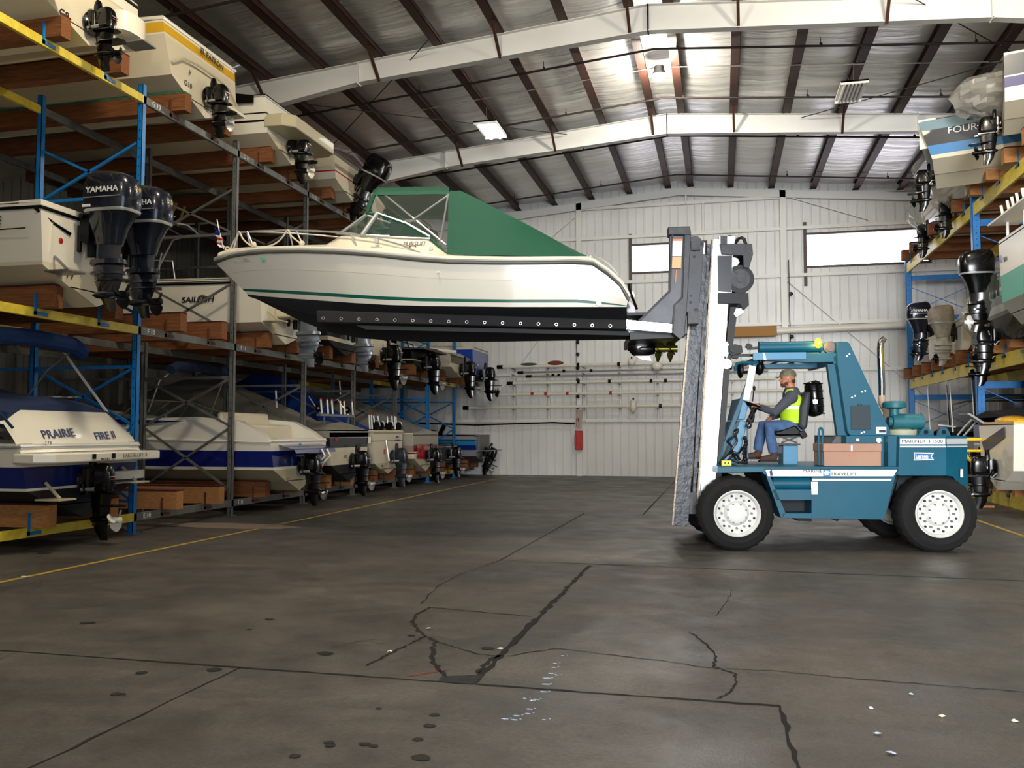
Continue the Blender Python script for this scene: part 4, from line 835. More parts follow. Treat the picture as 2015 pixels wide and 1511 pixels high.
# ------------------------------------------------------------------ things standing in the lift truck's own frame
def root_tf(name, label, cat, off):
    o = thing(name, label, cat, P0+TD*off[0]+TN*off[1]+Vector((0, 0, off[2])), TH); OFF[o.name] = Vector(off); return o
OFF = {}
def tb(m, name, mat, parent, **kw):
    p = parent
    while p.name not in OFF: p = p.parent
    off = OFF[p.name]; m.v = [(x-off.x, y-off.y, z-off.z) for x, y, z in m.v]; return m.build(name, mat, parent, **kw)
def ttext(s, size, px, v, mat, parent, name='lettering', **kw):
    q = Vector(tp(px[0], px[1], v))-OFF[root_of(parent).name]; return text(s, size, q, (1, 0, 0), mat, parent, name=name, **kw)
def root_of(p):
    while p.name not in OFF: p = p.parent
    return p
def P2(pts, v): return [tp(x, y, v) for x, y in pts]
def slab(pts, v0, dv, m=None):
    m = m or MB(); return m.prism(P2(pts, v0), (0, dv, 0))
def T3(*pts): return [tp(*p) for p in pts]
# ------------------------------------------------------------------ boat on the forks
bt = root_tf('cabin_cruiser', 'long white cuddy cabin boat with green canvas enclosure raised on the truck forks', 'boat', (-4.2, 1.0, 2.95))
CV = 1.0
G_ = [(0, (1236, 588), 1.08), (.03, (1228, 568), 1.1), (.07, (1206, 546), 1.12), (.13, (1163, 517), 1.15), (.18, (1120, 517), 1.17), (.3, (1000, 518), 1.2), (.42, (880, 516), 1.2), (.5, (815, 511), 1.18), (.6, (745, 503), 1.12), (.7, (665, 497), .99), (.8, (585, 495), .78), (.88, (520, 496), .54), (.94, (470, 501), .32), (.975, (440, 508), .15), (1, (424, 517), .012)]
C_ = [(0, (1233, 604), 1.04), (.3, (1000, 604), 1.1), (.5, (835, 602), 1.06), (.6, (765, 600), .97), (.7, (695, 596), .82), (.8, (625, 591), .58), (.88, (570, 587), .36), (.95, (520, 583), .15), (1, (487, 579), .012)]
K_ = [(0, (1236, 668), 0), (.3, (1000, 672), 0), (.5, (850, 673), 0), (.6, (790, 671), 0), (.7, (715, 666), 0), (.8, (650, 654), 0), (.88, (590, 631), 0), (.95, (530, 601), 0), (1, (487, 580), 0)]
def linef(tab):
    pts = [(t, *tp(x, y, CV-hb)[::2], hb) for t, (x, y), hb in tab]
    def f(t):
        xs = [[(p[0], p[i]) for p in pts] for i in (1, 3, 2)]; u, hb, z = [ip(q, t) for q in xs]; return (u, hb, z)
    return f
gun, chn, kel = linef(G_), linef(C_), linef(K_)
lines = (gun, chn, kel)
def sh(o):
    for v in o.data.vertices: v.co = (v.co.x+4.2, v.co.y, v.co.z-2.95)
    return o
hwhite = M('cruiser_white', 'E0DCCE', .22, coat=.5); bgreen = M('stripe_green', '0E5B4B', .3); deckm = M('cruiser_deck', 'DED6BF', .35)
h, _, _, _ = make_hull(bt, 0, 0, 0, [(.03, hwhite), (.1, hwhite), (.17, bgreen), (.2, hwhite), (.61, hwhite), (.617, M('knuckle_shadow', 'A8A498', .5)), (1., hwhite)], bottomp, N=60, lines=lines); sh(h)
rb = M('rub_rail_grey', '55564F', .4)
sh(rail(bt, gun, rb, .026)); sh(rail(bt, gun, hwhite, .035, name='gunwale_lip', dz=.05))
# deck, cabin trunk, coaming: rings across the boat
rings = []
for (x, y), w, bz in (((1163, 503), 1.12, 0), ((1100, 503), 1.14, 0), ((1000, 502), 1.15, 0), ((890, 500), 1.14, 0), ((878, 497), 1.08, 0), ((860, 484), 1.04, 0), ((842, 470), 1.0, 0), ((800, 468), .98, 0), ((740, 465), .92, 0), ((690, 463), .84, 0), ((668, 463), .8, 0), ((652, 472), .74, 0), ((638, 481), .68, 0), ((600, 482), .6, 0), ((540, 485), .42, 0), ((480, 489), .2, 0), ((445, 496), .08, 0), ((428, 506), .02, 0)):
    u, _, z = tp(x, y, CV-w)
    lo, hi = 0., 1.
    for _ in range(30):
        md = (lo+hi)/2
        if gun(md)[0] > u: lo = md
        else: hi = md
    g = gun(lo); zz = max(z, g[2]+.05)
    rings.append([(u, -g[1]+.01, g[2]+.02), (u, -g[1]+.03, g[2]+.08), (u, -lerp(w, g[1], .25), lerp(g[2]+.09, zz, .35)), (u, -w*.97, zz-.02), (u, -w*.85, zz+.02), (u, 0, zz+.07), (u, w*.85, zz+.02), (u, w*.97, zz-.02), (u, lerp(w, g[1], .25), lerp(g[2]+.09, zz, .35)), (u, g[1]-.03, g[2]+.08), (u, g[1]-.01, g[2]+.02)])
m = MB(); m.loft(rings, wrap=False); sh(m.build('deck', deckm, bt, smooth=30))
# stern quarter: sloping aft deck down to the transom
rings = []
for t_ in (.0, .03, .07, .13): g = gun(t_); rings.append([(g[0], -g[1]+.01, g[2]+.02), (g[0], -g[1]+.05, g[2]+.09), (g[0], 0, g[2]+.12), (g[0], g[1]-.05, g[2]+.09), (g[0], g[1]-.01, g[2]+.02)])
m = MB(); m.loft(rings, wrap=False); sh(m.build('aft_deck', deckm, bt, smooth=50))
# windshield
A = T3((846, 470, .06), (780, 467, .1), (712, 464, .17), (682, 462, .5), (668, 460, 1.0), (662, 460, 1.5), (668, 460, 1.83), (735, 463, 1.9), (800, 466, 1.94))
Bq = T3((846, 466, .07), (800, 440, .14), (743, 420, .24), (728, 419, .55), (722, 420, 1.0), (718, 421, 1.45), (722, 423, 1.76), (770, 440, 1.84), (805, 460, 1.92))
m = MB(); m.loft([A, Bq], wrap=False); ws = tb(m, 'windshield', glassm, bt, smooth=0)
m = MB(); m.tube(A, .016, 6); m.tube(Bq, .02, 6); m.tube([A[2], Bq[2]], .035, 8); m.tube([A[6], Bq[6]], .03, 8); m.tube([A[4], Bq[4]], .015, 6); tb(m, 'windshield_frame', steel, ws)
# canvas
def ringv(x, y, x2, y2, w, wt):
    a = tp(x2, y2, CV-w); b_ = tp(x, y, CV-wt); u1, z1 = a[0], a[2]; u, z = b_[0], b_[2]
    h_ = [(u1, CV-w, z1), (lerp(u1, u, .5), CV-lerp(w, wt, .55), lerp(z1, z, .5)), (u, CV-wt, z-.02), (u, CV-wt*.7, z+.03)]
    return h_+[(u, CV, z+.05)]+[(p[0], 2*CV-p[1], p[2]) for p in h_[::-1]]
R_ = [ringv(883, 374, 879, 500, .98, .72), ringv(905, 372, 905, 501, 1.02, .74), ringv(940, 389, 940, 502, 1.06, .76), ringv(990, 415, 990, 503, 1.1, .78), ringv(1040, 440, 1040, 504, 1.1, .8), ringv(1100, 473, 1100, 505, 1.1, .85), ringv(1140, 494, 1140, 505, 1.08, .9), ringv(1166, 504, 1166, 507, 1.05, .95)]
m = MB(); m.loft(R_, wrap=False); cv = tb(m, 'aft_canvas', greencan, bt, smooth=50)
m = MB(); top = []
for x, y, dy in ((734, 380, 0), (745, 375, 0), (800, 374, 0), (860, 373, 0), (884, 374, 0)):
    top.append([tp(x, y+9, .27), tp(x, y+2, .29), tp(x, y, .45), Vector(tp(x, y, 1.))+Vector((0, 0, .05)), Vector(tp(x, y, .45))*1+Vector((0, 1.1, 0)), Vector(tp(x, y+2, .29))+Vector((0, 1.42, 0)), Vector(tp(x, y+9, .27))+Vector((0, 1.46, 0))])
m.loft(top, wrap=False); tb(m, 'canvas_top', greencan, bt, smooth=50)
m = MB(); m.tube(T3((736, 383, .27), (728, 405, .25), (722, 419, .24)), .03, 8); m.tube(T3((720, 420, .24), (742, 421, .24), (800, 441, .14), (848, 470, .07), (882, 503, .0)), .02, 6); tb(m, 'canvas_edge', greencan, bt)
SP = [(736, 386), (884, 380), (880, 500), (848, 470), (800, 440), (743, 421), (724, 419)]
m = MB()
m.add([tp(x, y, v) for x, y, v in ((736, 386, .27), (884, 380, .28), (880, 500, .02), (848, 470, .07), (800, 440, .14), (743, 421, .24))], [(0, 1, 2), (0, 2, 3, 4, 5)])
m.add([Vector(tp(x, y, v))+Vector((0, 2*(CV-v), 0)) for x, y, v in ((736, 386, .27), (884, 380, .28), (880, 500, .02), (848, 470, .07), (800, 440, .14), (743, 421, .24))], [(0, 1, 2), (0, 2, 3, 4, 5)])
m.add(T3((736, 386, .27), (743, 421, .24))+[Vector(tp(743, 421, .24))+Vector((0, 1.5, 0)), Vector(tp(736, 386, .27))+Vector((0, 1.46, 0))], [(0, 1, 2, 3)]); tb(m, 'clear_panel', filmv, bt, smooth=0)
m = MB()
for a in (((757, 383, .3), (812, 428, .3)), ((806, 437, .25), (884, 383, .28)), ((812, 428, .3), (878, 482, .1)), ((866, 478, .12), (882, 382, .28)), ((838, 383, 1.7), (800, 420, 1.7)), ((757, 383, 1.7), (850, 450, 1.8))): m.tube(T3(*a), .014, 6)
tb(m, 'canopy_bow', steel, bt)
# interior seats seen through the vinyl
m = MB(); a = tp(800, 470, .4); m.box((a[0]-.25, .35, a[2]-.2), (a[0]+.25, .8, a[2]+.25)); m.box((a[0]-.25, 1.2, a[2]-.2), (a[0]+.25, 1.65, a[2]+.35)); tb(m, 'helm_seat', M('seat_dark', '2E3430', .8), bt, bevel=.04)
# rails and ropes on the bow
m = MB(); m.tube(T3((452, 492, 1.0), (462, 470, 1.0), (474, 457, .85), (500, 455, .68), (560, 453, .45), (620, 454, .28), (690, 459, .12), (740, 468, .03), (790, 482, -.05), (830, 499, -.1)), .013, 6)
for a in (((487, 456, .75), (499, 486, .72)), ((583, 454, .4), (597, 484, .36)), ((691, 459, .12), (702, 485, .06))): m.tube(T3(*a), .013, 6)
m.tube(T3((474, 457, 1.15), (500, 456, 1.32), (560, 458, 1.55), (620, 462, 1.72), (700, 470, 1.88)), .013, 6); m.tube(T3((486, 457, 1.25), (492, 482, 1.25)), .012, 6); m.tube(T3((570, 460, 1.58), (576, 484, 1.6)), .012, 6)
tb(m, 'bow_rail', steel, bt)
rope = M('dock_rope', 'D8CDB4', .9); m = MB()
m.tube(cat(T3((443, 492, .98), (446, 486, .98), (458, 490, .95), (464, 474, .9), (470, 456, .84), (478, 470, .8), (490, 481, .75), (500, 484, .7), (520, 486, .6), (540, 480, .5), (555, 468, .44), (566, 453, .4), (573, 464, .38), (585, 474, .36), (596, 482, .34))), .013, 6)
for q in ((499, 481, .7), (594, 479, .34)): m.ball(tp(*q), .045, 8, 6)
tb(m, 'dock_line', rope, bt)
m = MB(); m.tube(T3((440, 490, 1.0), (431, 452, 1.0), (427, 432, 1.0)), .008, 6); fl0 = tb(m, 'flag_staff', pure, bt)
m = MB(); m.mi = 0; zz = []
for i in range(9):
    f = i/8; xx = lerp(426, 438, f)+2*math.sin(i*1.7); yy = lerp(448, 486, f); zz.append([tp(xx-5-3*f, yy, 1.0+.03*math.sin(i*2)), tp(xx-1, yy+1, 1.03+.03*math.cos(i)), tp(xx+4+1*f, yy+1, .98+.04*math.sin(i*2+1))])
for i in range(8): m.mi = 0 if i < 3 else 1+(i % 2); m.loft([zz[i], zz[i+1]], wrap=False)
tb(m, 'flag', [navy, redm, pure], fl0, smooth=0)
# fittings, lettering and the registration
ttext('PURSUIT', .085, (815, 480), CV-1.01, M('letter_taupe', '6E6658', .5), bt, shear=.25, bold=.02)
m = MB(); m.loft([[tp(812+8*math.cos(a*.785)*r, 486+2.6*math.sin(a*.785)*r, -.02) for a in range(8)] for r in (.6, 1)]); tb(m, 'sail_badge', ltxt, bt, smooth=0)
ttext('WS 7903 CLE', .075, (486, 512), CV-.36, M('letter_faint', '9C968A', .5), bt)
m = MB(); slab([(511, 507), (518, 506), (521, 512), (514, 513)], CV-.62, -.004, m); tb(m, 'registration_sticker', aqua, bt, smooth=0)
m = MB(); m.cyl(tp(741, 474, .0), Vector(tp(741, 474, .0))+Vector((0, -.05, 0)), .035, 12); m.cyl(tp(848, 489, -.05), Vector(tp(848, 489, -.05))+Vector((0, -.02, 0)), .03, 12); m.cyl(tp(862, 536, -.17), Vector(tp(862, 536, -.17))+Vector((0, -.03, 0)), .015, 10); m.cyl(tp(1178, 597, -.1), Vector(tp(1178, 597, -.1))+Vector((0, -.03, 0)), .035, 12); m.bar(tp(730, 486, -.01), tp(752, 487, -.01), .02, .012)
tb(m, 'hull_fitting', steel, bt)
m = MB(); m.tube(T3((1164, 503, .1), (1180, 506, .1), (1200, 520, .1), (1218, 541, .1)), .015, 6); m.tube(T3((1150, 506, .0), (1160, 503, .02), (1166, 506, .0), (1163, 516, -.16)), .012, 6); tb(m, 'stern_rail', steel, bt)
# drive: upper body behind the transom, gear case and twin bronze propellers below the forks
drv = MB(); slab([(1222, 596), (1236, 590), (1248, 602), (1252, 625), (1240, 640), (1226, 622)], .88, .24, drv); slab([(1228, 620), (1290, 626), (1320, 660), (1300, 672), (1236, 672)], .9, .2, drv)
u0, _, z0 = tp(1262, 687, 1.0); foil(drv, []) if 0 else None
rg = [ell(u0, 1.0, z, rx, ry, 14, 2.6) for z, rx, ry in ((z0+.14, .21, .08), (z0+.04, .2, .085), (z0-.05, .17, .08), (z0-.1, .12, .05))]; drv.loft(rg, True, True)
drv.lathe([(.02, -.2), (.07, -.12), (.09, 0), (.085, .16), (.07, .2)], (u0, 1.0, z0), 'x', 16); drv.prism([(u0-.12, .99, z0-.08), (u0+.12, .99, z0-.08), (u0+.15, .99, z0-.18), (u0-.0, .99, z0-.16)], (0, .02, 0))
drv.box((u0-.1, .88, z0+.13), (u0+.35, 1.12, z0+.16)); dv = tb(drv, 'sterndrive', blackg, bt, smooth=40)
for i, dx in enumerate((.26, .44)):
    p_ = prop(dv, (u0+dx, 1.0, z0), .2, bronze, 4)
    for v in p_.data.vertices: v.co = (v.co.x+4.2, v.co.y-1.0, v.co.z-2.95)
m = MB(); slab([(1233, 579), (1246, 573), (1250, 583), (1238, 588)], .3, .01, m); tb(m, 'white_tag', pure, bt, smooth=0)
m = MB(); a = tp(1236, 560, .2); m.tube([(a[0], .15, a[2]), (a[0]+.02, .15, a[2]-.1), (a[0]+.12, .2, a[2]-.35)], .02, 6); m.box((a[0]-.02, .3, a[2]-.42), (a[0]+.3, 1.6, a[2]-.38)); tb(m, 'swim_step', black, bt)
# ------------------------------------------------------------------ the lift truck
tk = root_tf('lift_truck', 'large blue marine lift truck on white wheels carrying the raised boat', 'vehicle', (1.3, 1.1, 0))
W_ = 2.15
def wheel(u, v, z, R, dv, face=1):
    hub = MB(); m = MB(); s = face
    prof = [(.3, .02), (.33, -.0), (R*.78, -.02), (R*.93, .01), (R*.985, .06), (R, .1), (R, dv-.1), (R*.985, dv-.06), (R*.93, dv-.01), (.33, dv), (.3, dv-.02)]
    n = 56; rings = []
    for k in range(n):
        a = 2*math.pi*k/n; lug = .016 if k % 2 else 0
        rings.append([(u+(r+(lug if r > R*.95 else 0))*math.cos(a), v+y, z+(r+(lug if r > R*.95 else 0))*math.sin(a)) for r, y in prof])
    m.loft(rings, wrap=True, cap=False, closed=True)
    t_ = tb(m, 'tyre', tirem, tk, smooth=30)
    hub.lathe([(.3, .1), (.31, .02), (.315, -.01), (.3, -.02), (.285, .0), (.27, .04), (.25, .05), (.17, .06), (.15, .03), (.13, .01), (.1, .005), (.05, .0), (.01, .0)], (u, v, z), 'y', 40)
    hub.lathe([(.3, .1), (.29, dv-.1), (.01, dv-.1)], (u, v, z), 'y', 32)
    r_ = tb(hub, 'rim', M('rim_white', 'DEDDD8', .5, var=.12, scale=9), tk, smooth=30)
    if v < 1:
        for k in range(12): a = 2*math.pi*(k+.5)/12; m = MB(); m.cyl((u+.24*math.cos(a), v+.03, z+.24*math.sin(a)), (u+.24*math.cos(a), v+.05, z+.24*math.sin(a)), .016, 8); tb(m, 'rim_slot', tdark, r_)
        for k in range(12): a = 2*math.pi*k/12; m = MB(); m.cyl((u+.2*math.cos(a), v+.02, z+.2*math.sin(a)), (u+.2*math.cos(a), v+.07, z+.2*math.sin(a)), .016, 8); tb(m, 'wheel_nut', M('nut_grey', '77746C', .5, .5), r_)
        for k in range(8): a = 2*math.pi*(k+.5)/8; m = MB(); m.cyl((u+.13*math.cos(a), v+.0, z+.13*math.sin(a)), (u+.13*math.cos(a), v+.03, z+.13*math.sin(a)), .014, 6); tb(m, 'hub_bolt', MC['nut_grey'], r_)
wheel(.01, .0, .5, .5, .36); wheel(2.66, .02, .51, .51, .38); wheel(.01, W_-.36, .5, .5, .36); wheel(2.66, W_-.5, .51, .51, .38)
m = MB(); m.cyl((.01, .3, .5), (.01, W_-.3, .5), .12, 12); m.cyl((2.66, .35, .5), (2.66, W_-.4, .5), .1, 12); tb(m, 'axle', tdark, tk)
# chassis
def uz(x, y, v=0.): a = tp(x, y, v); return a[0], a[2]
m = MB(); slab([(1412, 918), (1770, 918), (1770, 934), (1504, 934), (1500, 929), (1412, 931)], 0, W_, m); tb(m, 'deck_plate', tblue, tk, smooth=0, bevel=.008)
m = MB(); sd = [(1503, 922), (1770, 922), (1762, 937), (1740, 1022), (1537, 1019)]
# side box with two recesses: build as frame pieces
for poly in ([(1503, 922), (1598, 922), (1598, 938), (1509, 938)], [(1503, 922), (1509, 938), (1516, 938), (1546, 1010), (1540, 1019), (1537, 1019)], [(1520, 963), (1598, 963), (1598, 984), (1528, 984)], [(1540, 1010), (1598, 1010), (1598, 1020), (1540, 1019)], [(1597, 922), (1770, 922), (1762, 937), (1740, 1022), (1597, 1020)]): slab(poly, 0, .35, m)
tb(m, 'side_tank', tblue, tk, smooth=0, bevel=.006); m = MB(); slab([(1503, 922), (1770, 922), (1762, 937), (1740, 1022), (1537, 1019)], W_-.35, .35, m); tb(m, 'side_tank', tblue, tk, smooth=0, bevel=.006)
m = MB(); slab([(1500, 935), (1768, 935), (1742, 1015), (1536, 1015)], .37, W_-.74, m); tb(m, 'frame_interior', tdark, tk, smooth=0)
m = MB(); a = tp(1519, 951, .12); b_ = tp(1597, 951, .12); m.cyl(a, b_, .095, 20); m.cyl((a[0]-.03, .12, a[2]), a, .06, 12); tb(m, 'gas_cylinder', tblue, tk)
m = MB(); slab([(1506, 924), (1766, 924), (1758, 937), (1511, 937)], -.004, .004, m); slab([(1598, 942), (1755, 942), (1753, 946), (1598, 946)], -.004, .004, m); slab([(1596, 948), (1609, 948), (1609, 973), (1597, 973)], -.006, .004, m); st = tb(m, 'white_stripe', pure, tk, smooth=0)
m = MB(); slab([(1514, 927), (1519, 924), (1521, 936), (1516, 937)], -.008, .003, m); tb(m, 'blue_mark', navy, st, smooth=0)
ttext('MARINE', .058, (1599, 927), -.008, ltxt, tk, sx=1.25); ttext('TRAVELIFT', .058, (1660, 933), -.008, ltxt, tk, sx=1.25)
m = MB(); slab([(1620, 924), (1634, 924), (1634, 937), (1620, 937)], -.008, .003, m); lg = tb(m, 'maker_emblem', M('emblem_blue', '3C86B4', .4), st, smooth=0)
m = MB(); slab([(1621, 931), (1626, 925), (1628, 931), (1625, 936)], -.012, .003, m); slab([(1629, 926), (1634, 929), (1629, 935), (1627, 933)], -.012, .003, m); tb(m, 'emblem_figure', pure, st, smooth=0)
# counterweight and engine hood
m = MB(); cw = [(1770, 856), (1862, 857), (1862, 936), (1768, 936)]; slab(cw, 0, W_, m)
pa = P2([(1862, 857), (1916, 858), (1918, 990), (1912, 992), (1894, 955), (1878, 938), (1862, 936)], 0)
u1 = pa[0][0]; m2 = [(u, (u-u1)*.55 if u > u1+.02 else 0, z) for u, _, z in pa]; m3 = [(u, W_-y, z) for u, y, z in m2]
n = len(m2); m.add(m2+m3, [list(range(n)), list(range(2*n-1, n-1, -1))]+[(i, (i+1) % n, n+(i+1) % n, n+i) for i in range(n)]); tb(m, 'counterweight', tblue, tk, smooth=0, bevel=.006)
m = MB(); q = slab([(1771, 863), (1860, 863), (1860, 874), (1771, 874)], -.005, .004, m); slab([(1771, 877), (1861, 877), (1861, 880), (1771, 880)], -.005, .004, m); stp = tb(m, 'white_stripe', pure, tk, smooth=0)
m = MB()
for y0, y1 in ((863, 874), (877, 880)):
    a, b_ = tp(1862, y0, 0), tp(1916, y1, 0); uu = b_[0]
    m.add([(u1, -.006, a[2]), (uu, (uu-u1)*.55-.008, a[2]), (uu, (uu-u1)*.55-.008, b_[2]), (u1, -.006, b_[2])], [(0, 1, 2, 3)])
tb(m, 'grey_stripe', M('stripe_grey', 'B9BAB8', .5), tk, smooth=0)
ttext('MARINER  F1500', .057, (1815, 868.5), -.009, ltxt, tk, sx=1.3)
m = MB(); slab([(1798, 890), (1838, 891), (1833, 898), (1838, 905), (1798, 906), (1799, 898)], -.004, .003, m); bn = tb(m, 'dealer_banner', pure, tk, smooth=0)
m = MB(); slab([(1800, 892), (1835, 893), (1831, 898), (1835, 903), (1800, 904)], -.007, .003, m); tb(m, 'banner_field', M('banner_blue', '2470B4', .4), bn, smooth=0)
ttext('Larsen', .062, (1814, 897.5), -.012, ltxtw, tk, bold=.03); ttext('MARINE SERVICE', .022, (1814, 902.3), -.012, ltxtw, tk, bold=.03)
m = MB(); slab([(1665, 857), (1700, 857), (1768, 857), (1768, 918), (1665, 918)], .28, W_-.56, m); slab([(1748, 857), (1770, 857), (1770, 918), (1748, 918)], .1, W_-.2, m); tb(m, 'engine_hood', tblue, tk, smooth=0, bevel=.008)
m = MB(); slab([(1890, 923), (1895, 923), (1895, 939), (1890, 939)], (tp(1892, 930, 0)[0]-u1)*.55-.03, .01, m); tb(m, 'warning_label', pure, tk, smooth=0)
# rear wheel arch dark liner
m = MB(); slab([(1768, 937), (1862, 937), (1890, 960), (1890, 985), (1755, 1000)], .45, W_-.9, m); tb(m, 'arch_liner', tdark, tk, smooth=0)
# overhead guard: rear tower legs, roof arms
tw = [(1648, 672), (1667, 672), (1672, 676), (1752, 848), (1753, 857), (1673, 857), (1668, 850), (1648, 716)]
m = MB(); slab(tw, .3, .1, m); tb(m, 'tower_side', tblue, tk, smooth=0, bevel=.006)
m = MB(); slab(tw, W_-.4, .1, m); tb(m, 'tower_side', tblue, tk, smooth=0, bevel=.006)
m = MB(); slab([(1628, 716), (1649, 716), (1674, 857), (1648, 857)], .42, .1, m); tb(m, 'tower_leg', tblue, tk, smooth=0, bevel=.006); m = MB(); slab([(1628, 716), (1649, 716), (1674, 857), (1648, 857)], W_-.52, .1, m); tb(m, 'tower_leg', tblue, tk, smooth=0, bevel=.006)
m = MB(); slab([(1674, 798), (1712, 797), (1713, 845), (1675, 845)], .285, .01, m); slab([(1688, 794), (1697, 794), (1697, 798), (1688, 798)], .28, .01, m); tb(m, 'access_panel', M('panel_dark', '2E3A40', .6, .3), tk, smooth=0, bevel=.004)
m = MB(); slab([(1724, 840), (1744, 840), (1744, 853), (1724, 853)], .29, .006, m); tb(m, 'capacity_plate', ltxtw, tk, smooth=0); m = MB(); slab([(1730, 846), (1743, 846), (1743, 851), (1730, 851)], .284, .006, m); tb(m, 'plate_print', ltxt, tk, smooth=0)
m = MB()
for x, y in ((1666, 701), (1671, 697), (1696, 771), (1702, 769), (1676, 782), (1682, 779), (1695, 852), (1700, 850)): a = tp(x, y, .3); m.cyl(a, (a[0], .285, a[2]), .012, 8)
tb(m, 'weld_stud', pure, tk)
m = MB(); slab([(1484, 696), (1648, 694), (1649, 712), (1586, 713), (1486, 708)], .38, .14, m); slab([(1484, 696), (1648, 694), (1649, 712), (1586, 713), (1486, 708)], W_-.52, .14, m); slab([(1640, 700), (1649, 700), (1649, 716), (1640, 716)], .38, W_-.8, m); slab([(1492, 700), (1500, 700), (1500, 708), (1492, 708)], .4, W_-.9, m)
for k in range(4): a = tp(1510+35*k, 704, .5); m.box((a[0], .4, a[2]-.02), (a[0]+.05, W_-.4, a[2]+.0))
tb(m, 'overhead_guard', tblue, tk, smooth=0, bevel=.006)
m = MB(); slab([(1482, 694), (1586, 693), (1586, 706), (1482, 708)], .36, .02, m); tb(m, 'guard_plate', tblue2, tk, smooth=0); m = MB(); slab([(1501, 694), (1505, 694), (1508, 708), (1503, 708)], .35, .01, m); tb(m, 'white_tape', pure, tk, smooth=0)
m = MB(); slab([(1500, 716), (1620, 714), (1620, 723), (1508, 724)], 1.2, .3, m); tb(m, 'guard_visor', tblue2, tk, smooth=0)
m = MB(); a, b_ = tp(1496, 684, .5), tp(1616, 682, .5); m.cyl(a, b_, .083, 24); m.cyl((a[0]-.02, .5, a[2]), (a[0]+.05, .5, a[2]), .09, 24); tc_ = tb(m, 'tilt_cylinder', tblue, tk)
m = MB(); m.cyl(tp(1470, 686, .5), a, .022, 10); m.cyl(tp(1455, 699, .6), tp(1484, 699, .6), .02, 10); tb(m, 'piston_rod', chrome, tc_)
m = MB(); slab([(1433, 680), (1446, 677), (1460, 680), (1462, 693), (1440, 699), (1433, 692)], .42, .16, m); slab([(1428, 702), (1440, 694), (1459, 693), (1452, 706), (1440, 703)], .5, .1, m); slab([(1468, 682), (1472, 675), (1481, 679), (1479, 688)], .45, .1, m); c_ = tp(1442, 687, .42); m.cyl(c_, (c_[0], .39, c_[2]), .05, 16); tb(m, 'clevis', black, tc_)
m = MB(); c_ = tp(1633, 683, .4); m.cyl(c_, (c_[0], .62, c_[2]), .085, 20); slab([(1612, 676), (1625, 673), (1648, 673), (1648, 694), (1616, 694)], .46, .1, m); tb(m, 'pivot_bracket', M('pivot_grey', '4A5960', .5, .3), tk)
m = MB(); c_ = tp(1633, 683, .39); m.cyl(c_, (c_[0], .37, c_[2]), .06, 20); tb(m, 'pivot_pin', M('pin_rust', '6B5C56', .5, .4), tk)
# beacon
m = MB(); c_ = tp(1592, 690, .9); m.cyl((c_[0], .9, c_[2]-.02), (c_[0], .9, c_[2]+.03), .06, 14); bc = tb(m, 'beacon_base', black, tk)
m = MB(); m.ball((c_[0], .42, c_[2]+.06), (.05, .05, .07)); tb(m, 'beacon_lens', M('beacon_glow', 'FF7A12', .3, emit=5), bc)
l = bpy.data.lights.new('beacon_light', 'POINT'); l.energy = 6; l.color = (1, .5, .12); l.shadow_soft_size = .05; lo = bpy.data.objects.new('beacon_light', l); COL.objects.link(lo); lo.parent = bc; q = Vector((c_[0], .34, c_[2]+.07))-OFF[tk.name]; lo.location = q
# windscreen post, dash, hoses
m = MB(); m.bar(tp(1414, 908, .5), tp(1487, 712, .5), .06, .05); m.bar(tp(1414, 908, 1.75), tp(1487, 712, 1.75), .06, .05); m.bar(tp(1487, 712, .5), tp(1487, 712, 1.75), .05, .05); m.tube(T3((1492, 714, .45), (1460, 713, .45), (1450, 716, .45), (1447, 722, .45), (1447, 730, .45)), .022, 8); tb(m, 'front_post', tblue, tk, smooth=0)
m = MB(); slab([(1462, 786), (1474, 788), (1488, 722), (1475, 718)], .44, .03, m); tb(m, 'white_tape', pure, tk, smooth=0)
m = MB(); slab([(1424, 904), (1456, 827), (1471, 830), (1452, 912), (1426, 912)], .55, 1.1, m); slab([(1462, 782), (1472, 800), (1466, 826), (1452, 826)], .6, .9, m); tb(m, 'dash_panel', tblue2, tk, smooth=0, bevel=.01)
m = MB(); m.bar(tp(1471, 912, .45), tp(1471, 830, .45), .02, .02); m.tube(T3((1612, 915, .12), (1611, 850, .12), (1612, 845, .12), (1614, 842, .12), (1616, 842, .12), (1618, 845, .12), (1619, 850, .12), (1619, 915, .12)), .016, 8); tb(m, 'grab_handle', tblue, tk)
hz = M('hose_black', '0E1013', .4); random.seed(3)
m = MB()
for pts in ([(1416, 912), (1425, 900), (1440, 880), (1432, 868), (1448, 855), (1452, 845), (1445, 850), (1450, 868), (1440, 885), (1446, 900), (1454, 912)], [(1420, 906), (1434, 893), (1446, 890), (1456, 905)], [(1430, 912), (1440, 898), (1455, 890), (1462, 880), (1468, 895), (1460, 908)], [(1424, 912), (1436, 905), (1450, 908), (1466, 912)], [(1468, 870), (1464, 880), (1470, 888), (1464, 896), (1470, 904), (1462, 912)], [(1475, 800), (1483, 815), (1480, 830), (1472, 822)], [(1470, 825), (1478, 834), (1474, 842), (1468, 836)]):
    v0 = random.uniform(.36, .5); m.tube(cat([tp(x, y, v0+random.uniform(-.04, .04)) for x, y in pts]), .016, 6)
for k in range(9): a = tp(1466+2*math.sin(k), 862+6*k, .42); m.ball(a, .03, 8, 6)
tb(m, 'hydraulic_hose', hz, tk)
m = MB(); a = tp(1421, 911, .3); m.box((a[0]-.005, .3, a[2]-.04), (a[0]+.13, .36, a[2]+.035)); oc = tb(m, 'yellow_outlet', M('outlet_yellow', 'E8D23A', .4), tk, bevel=.008)
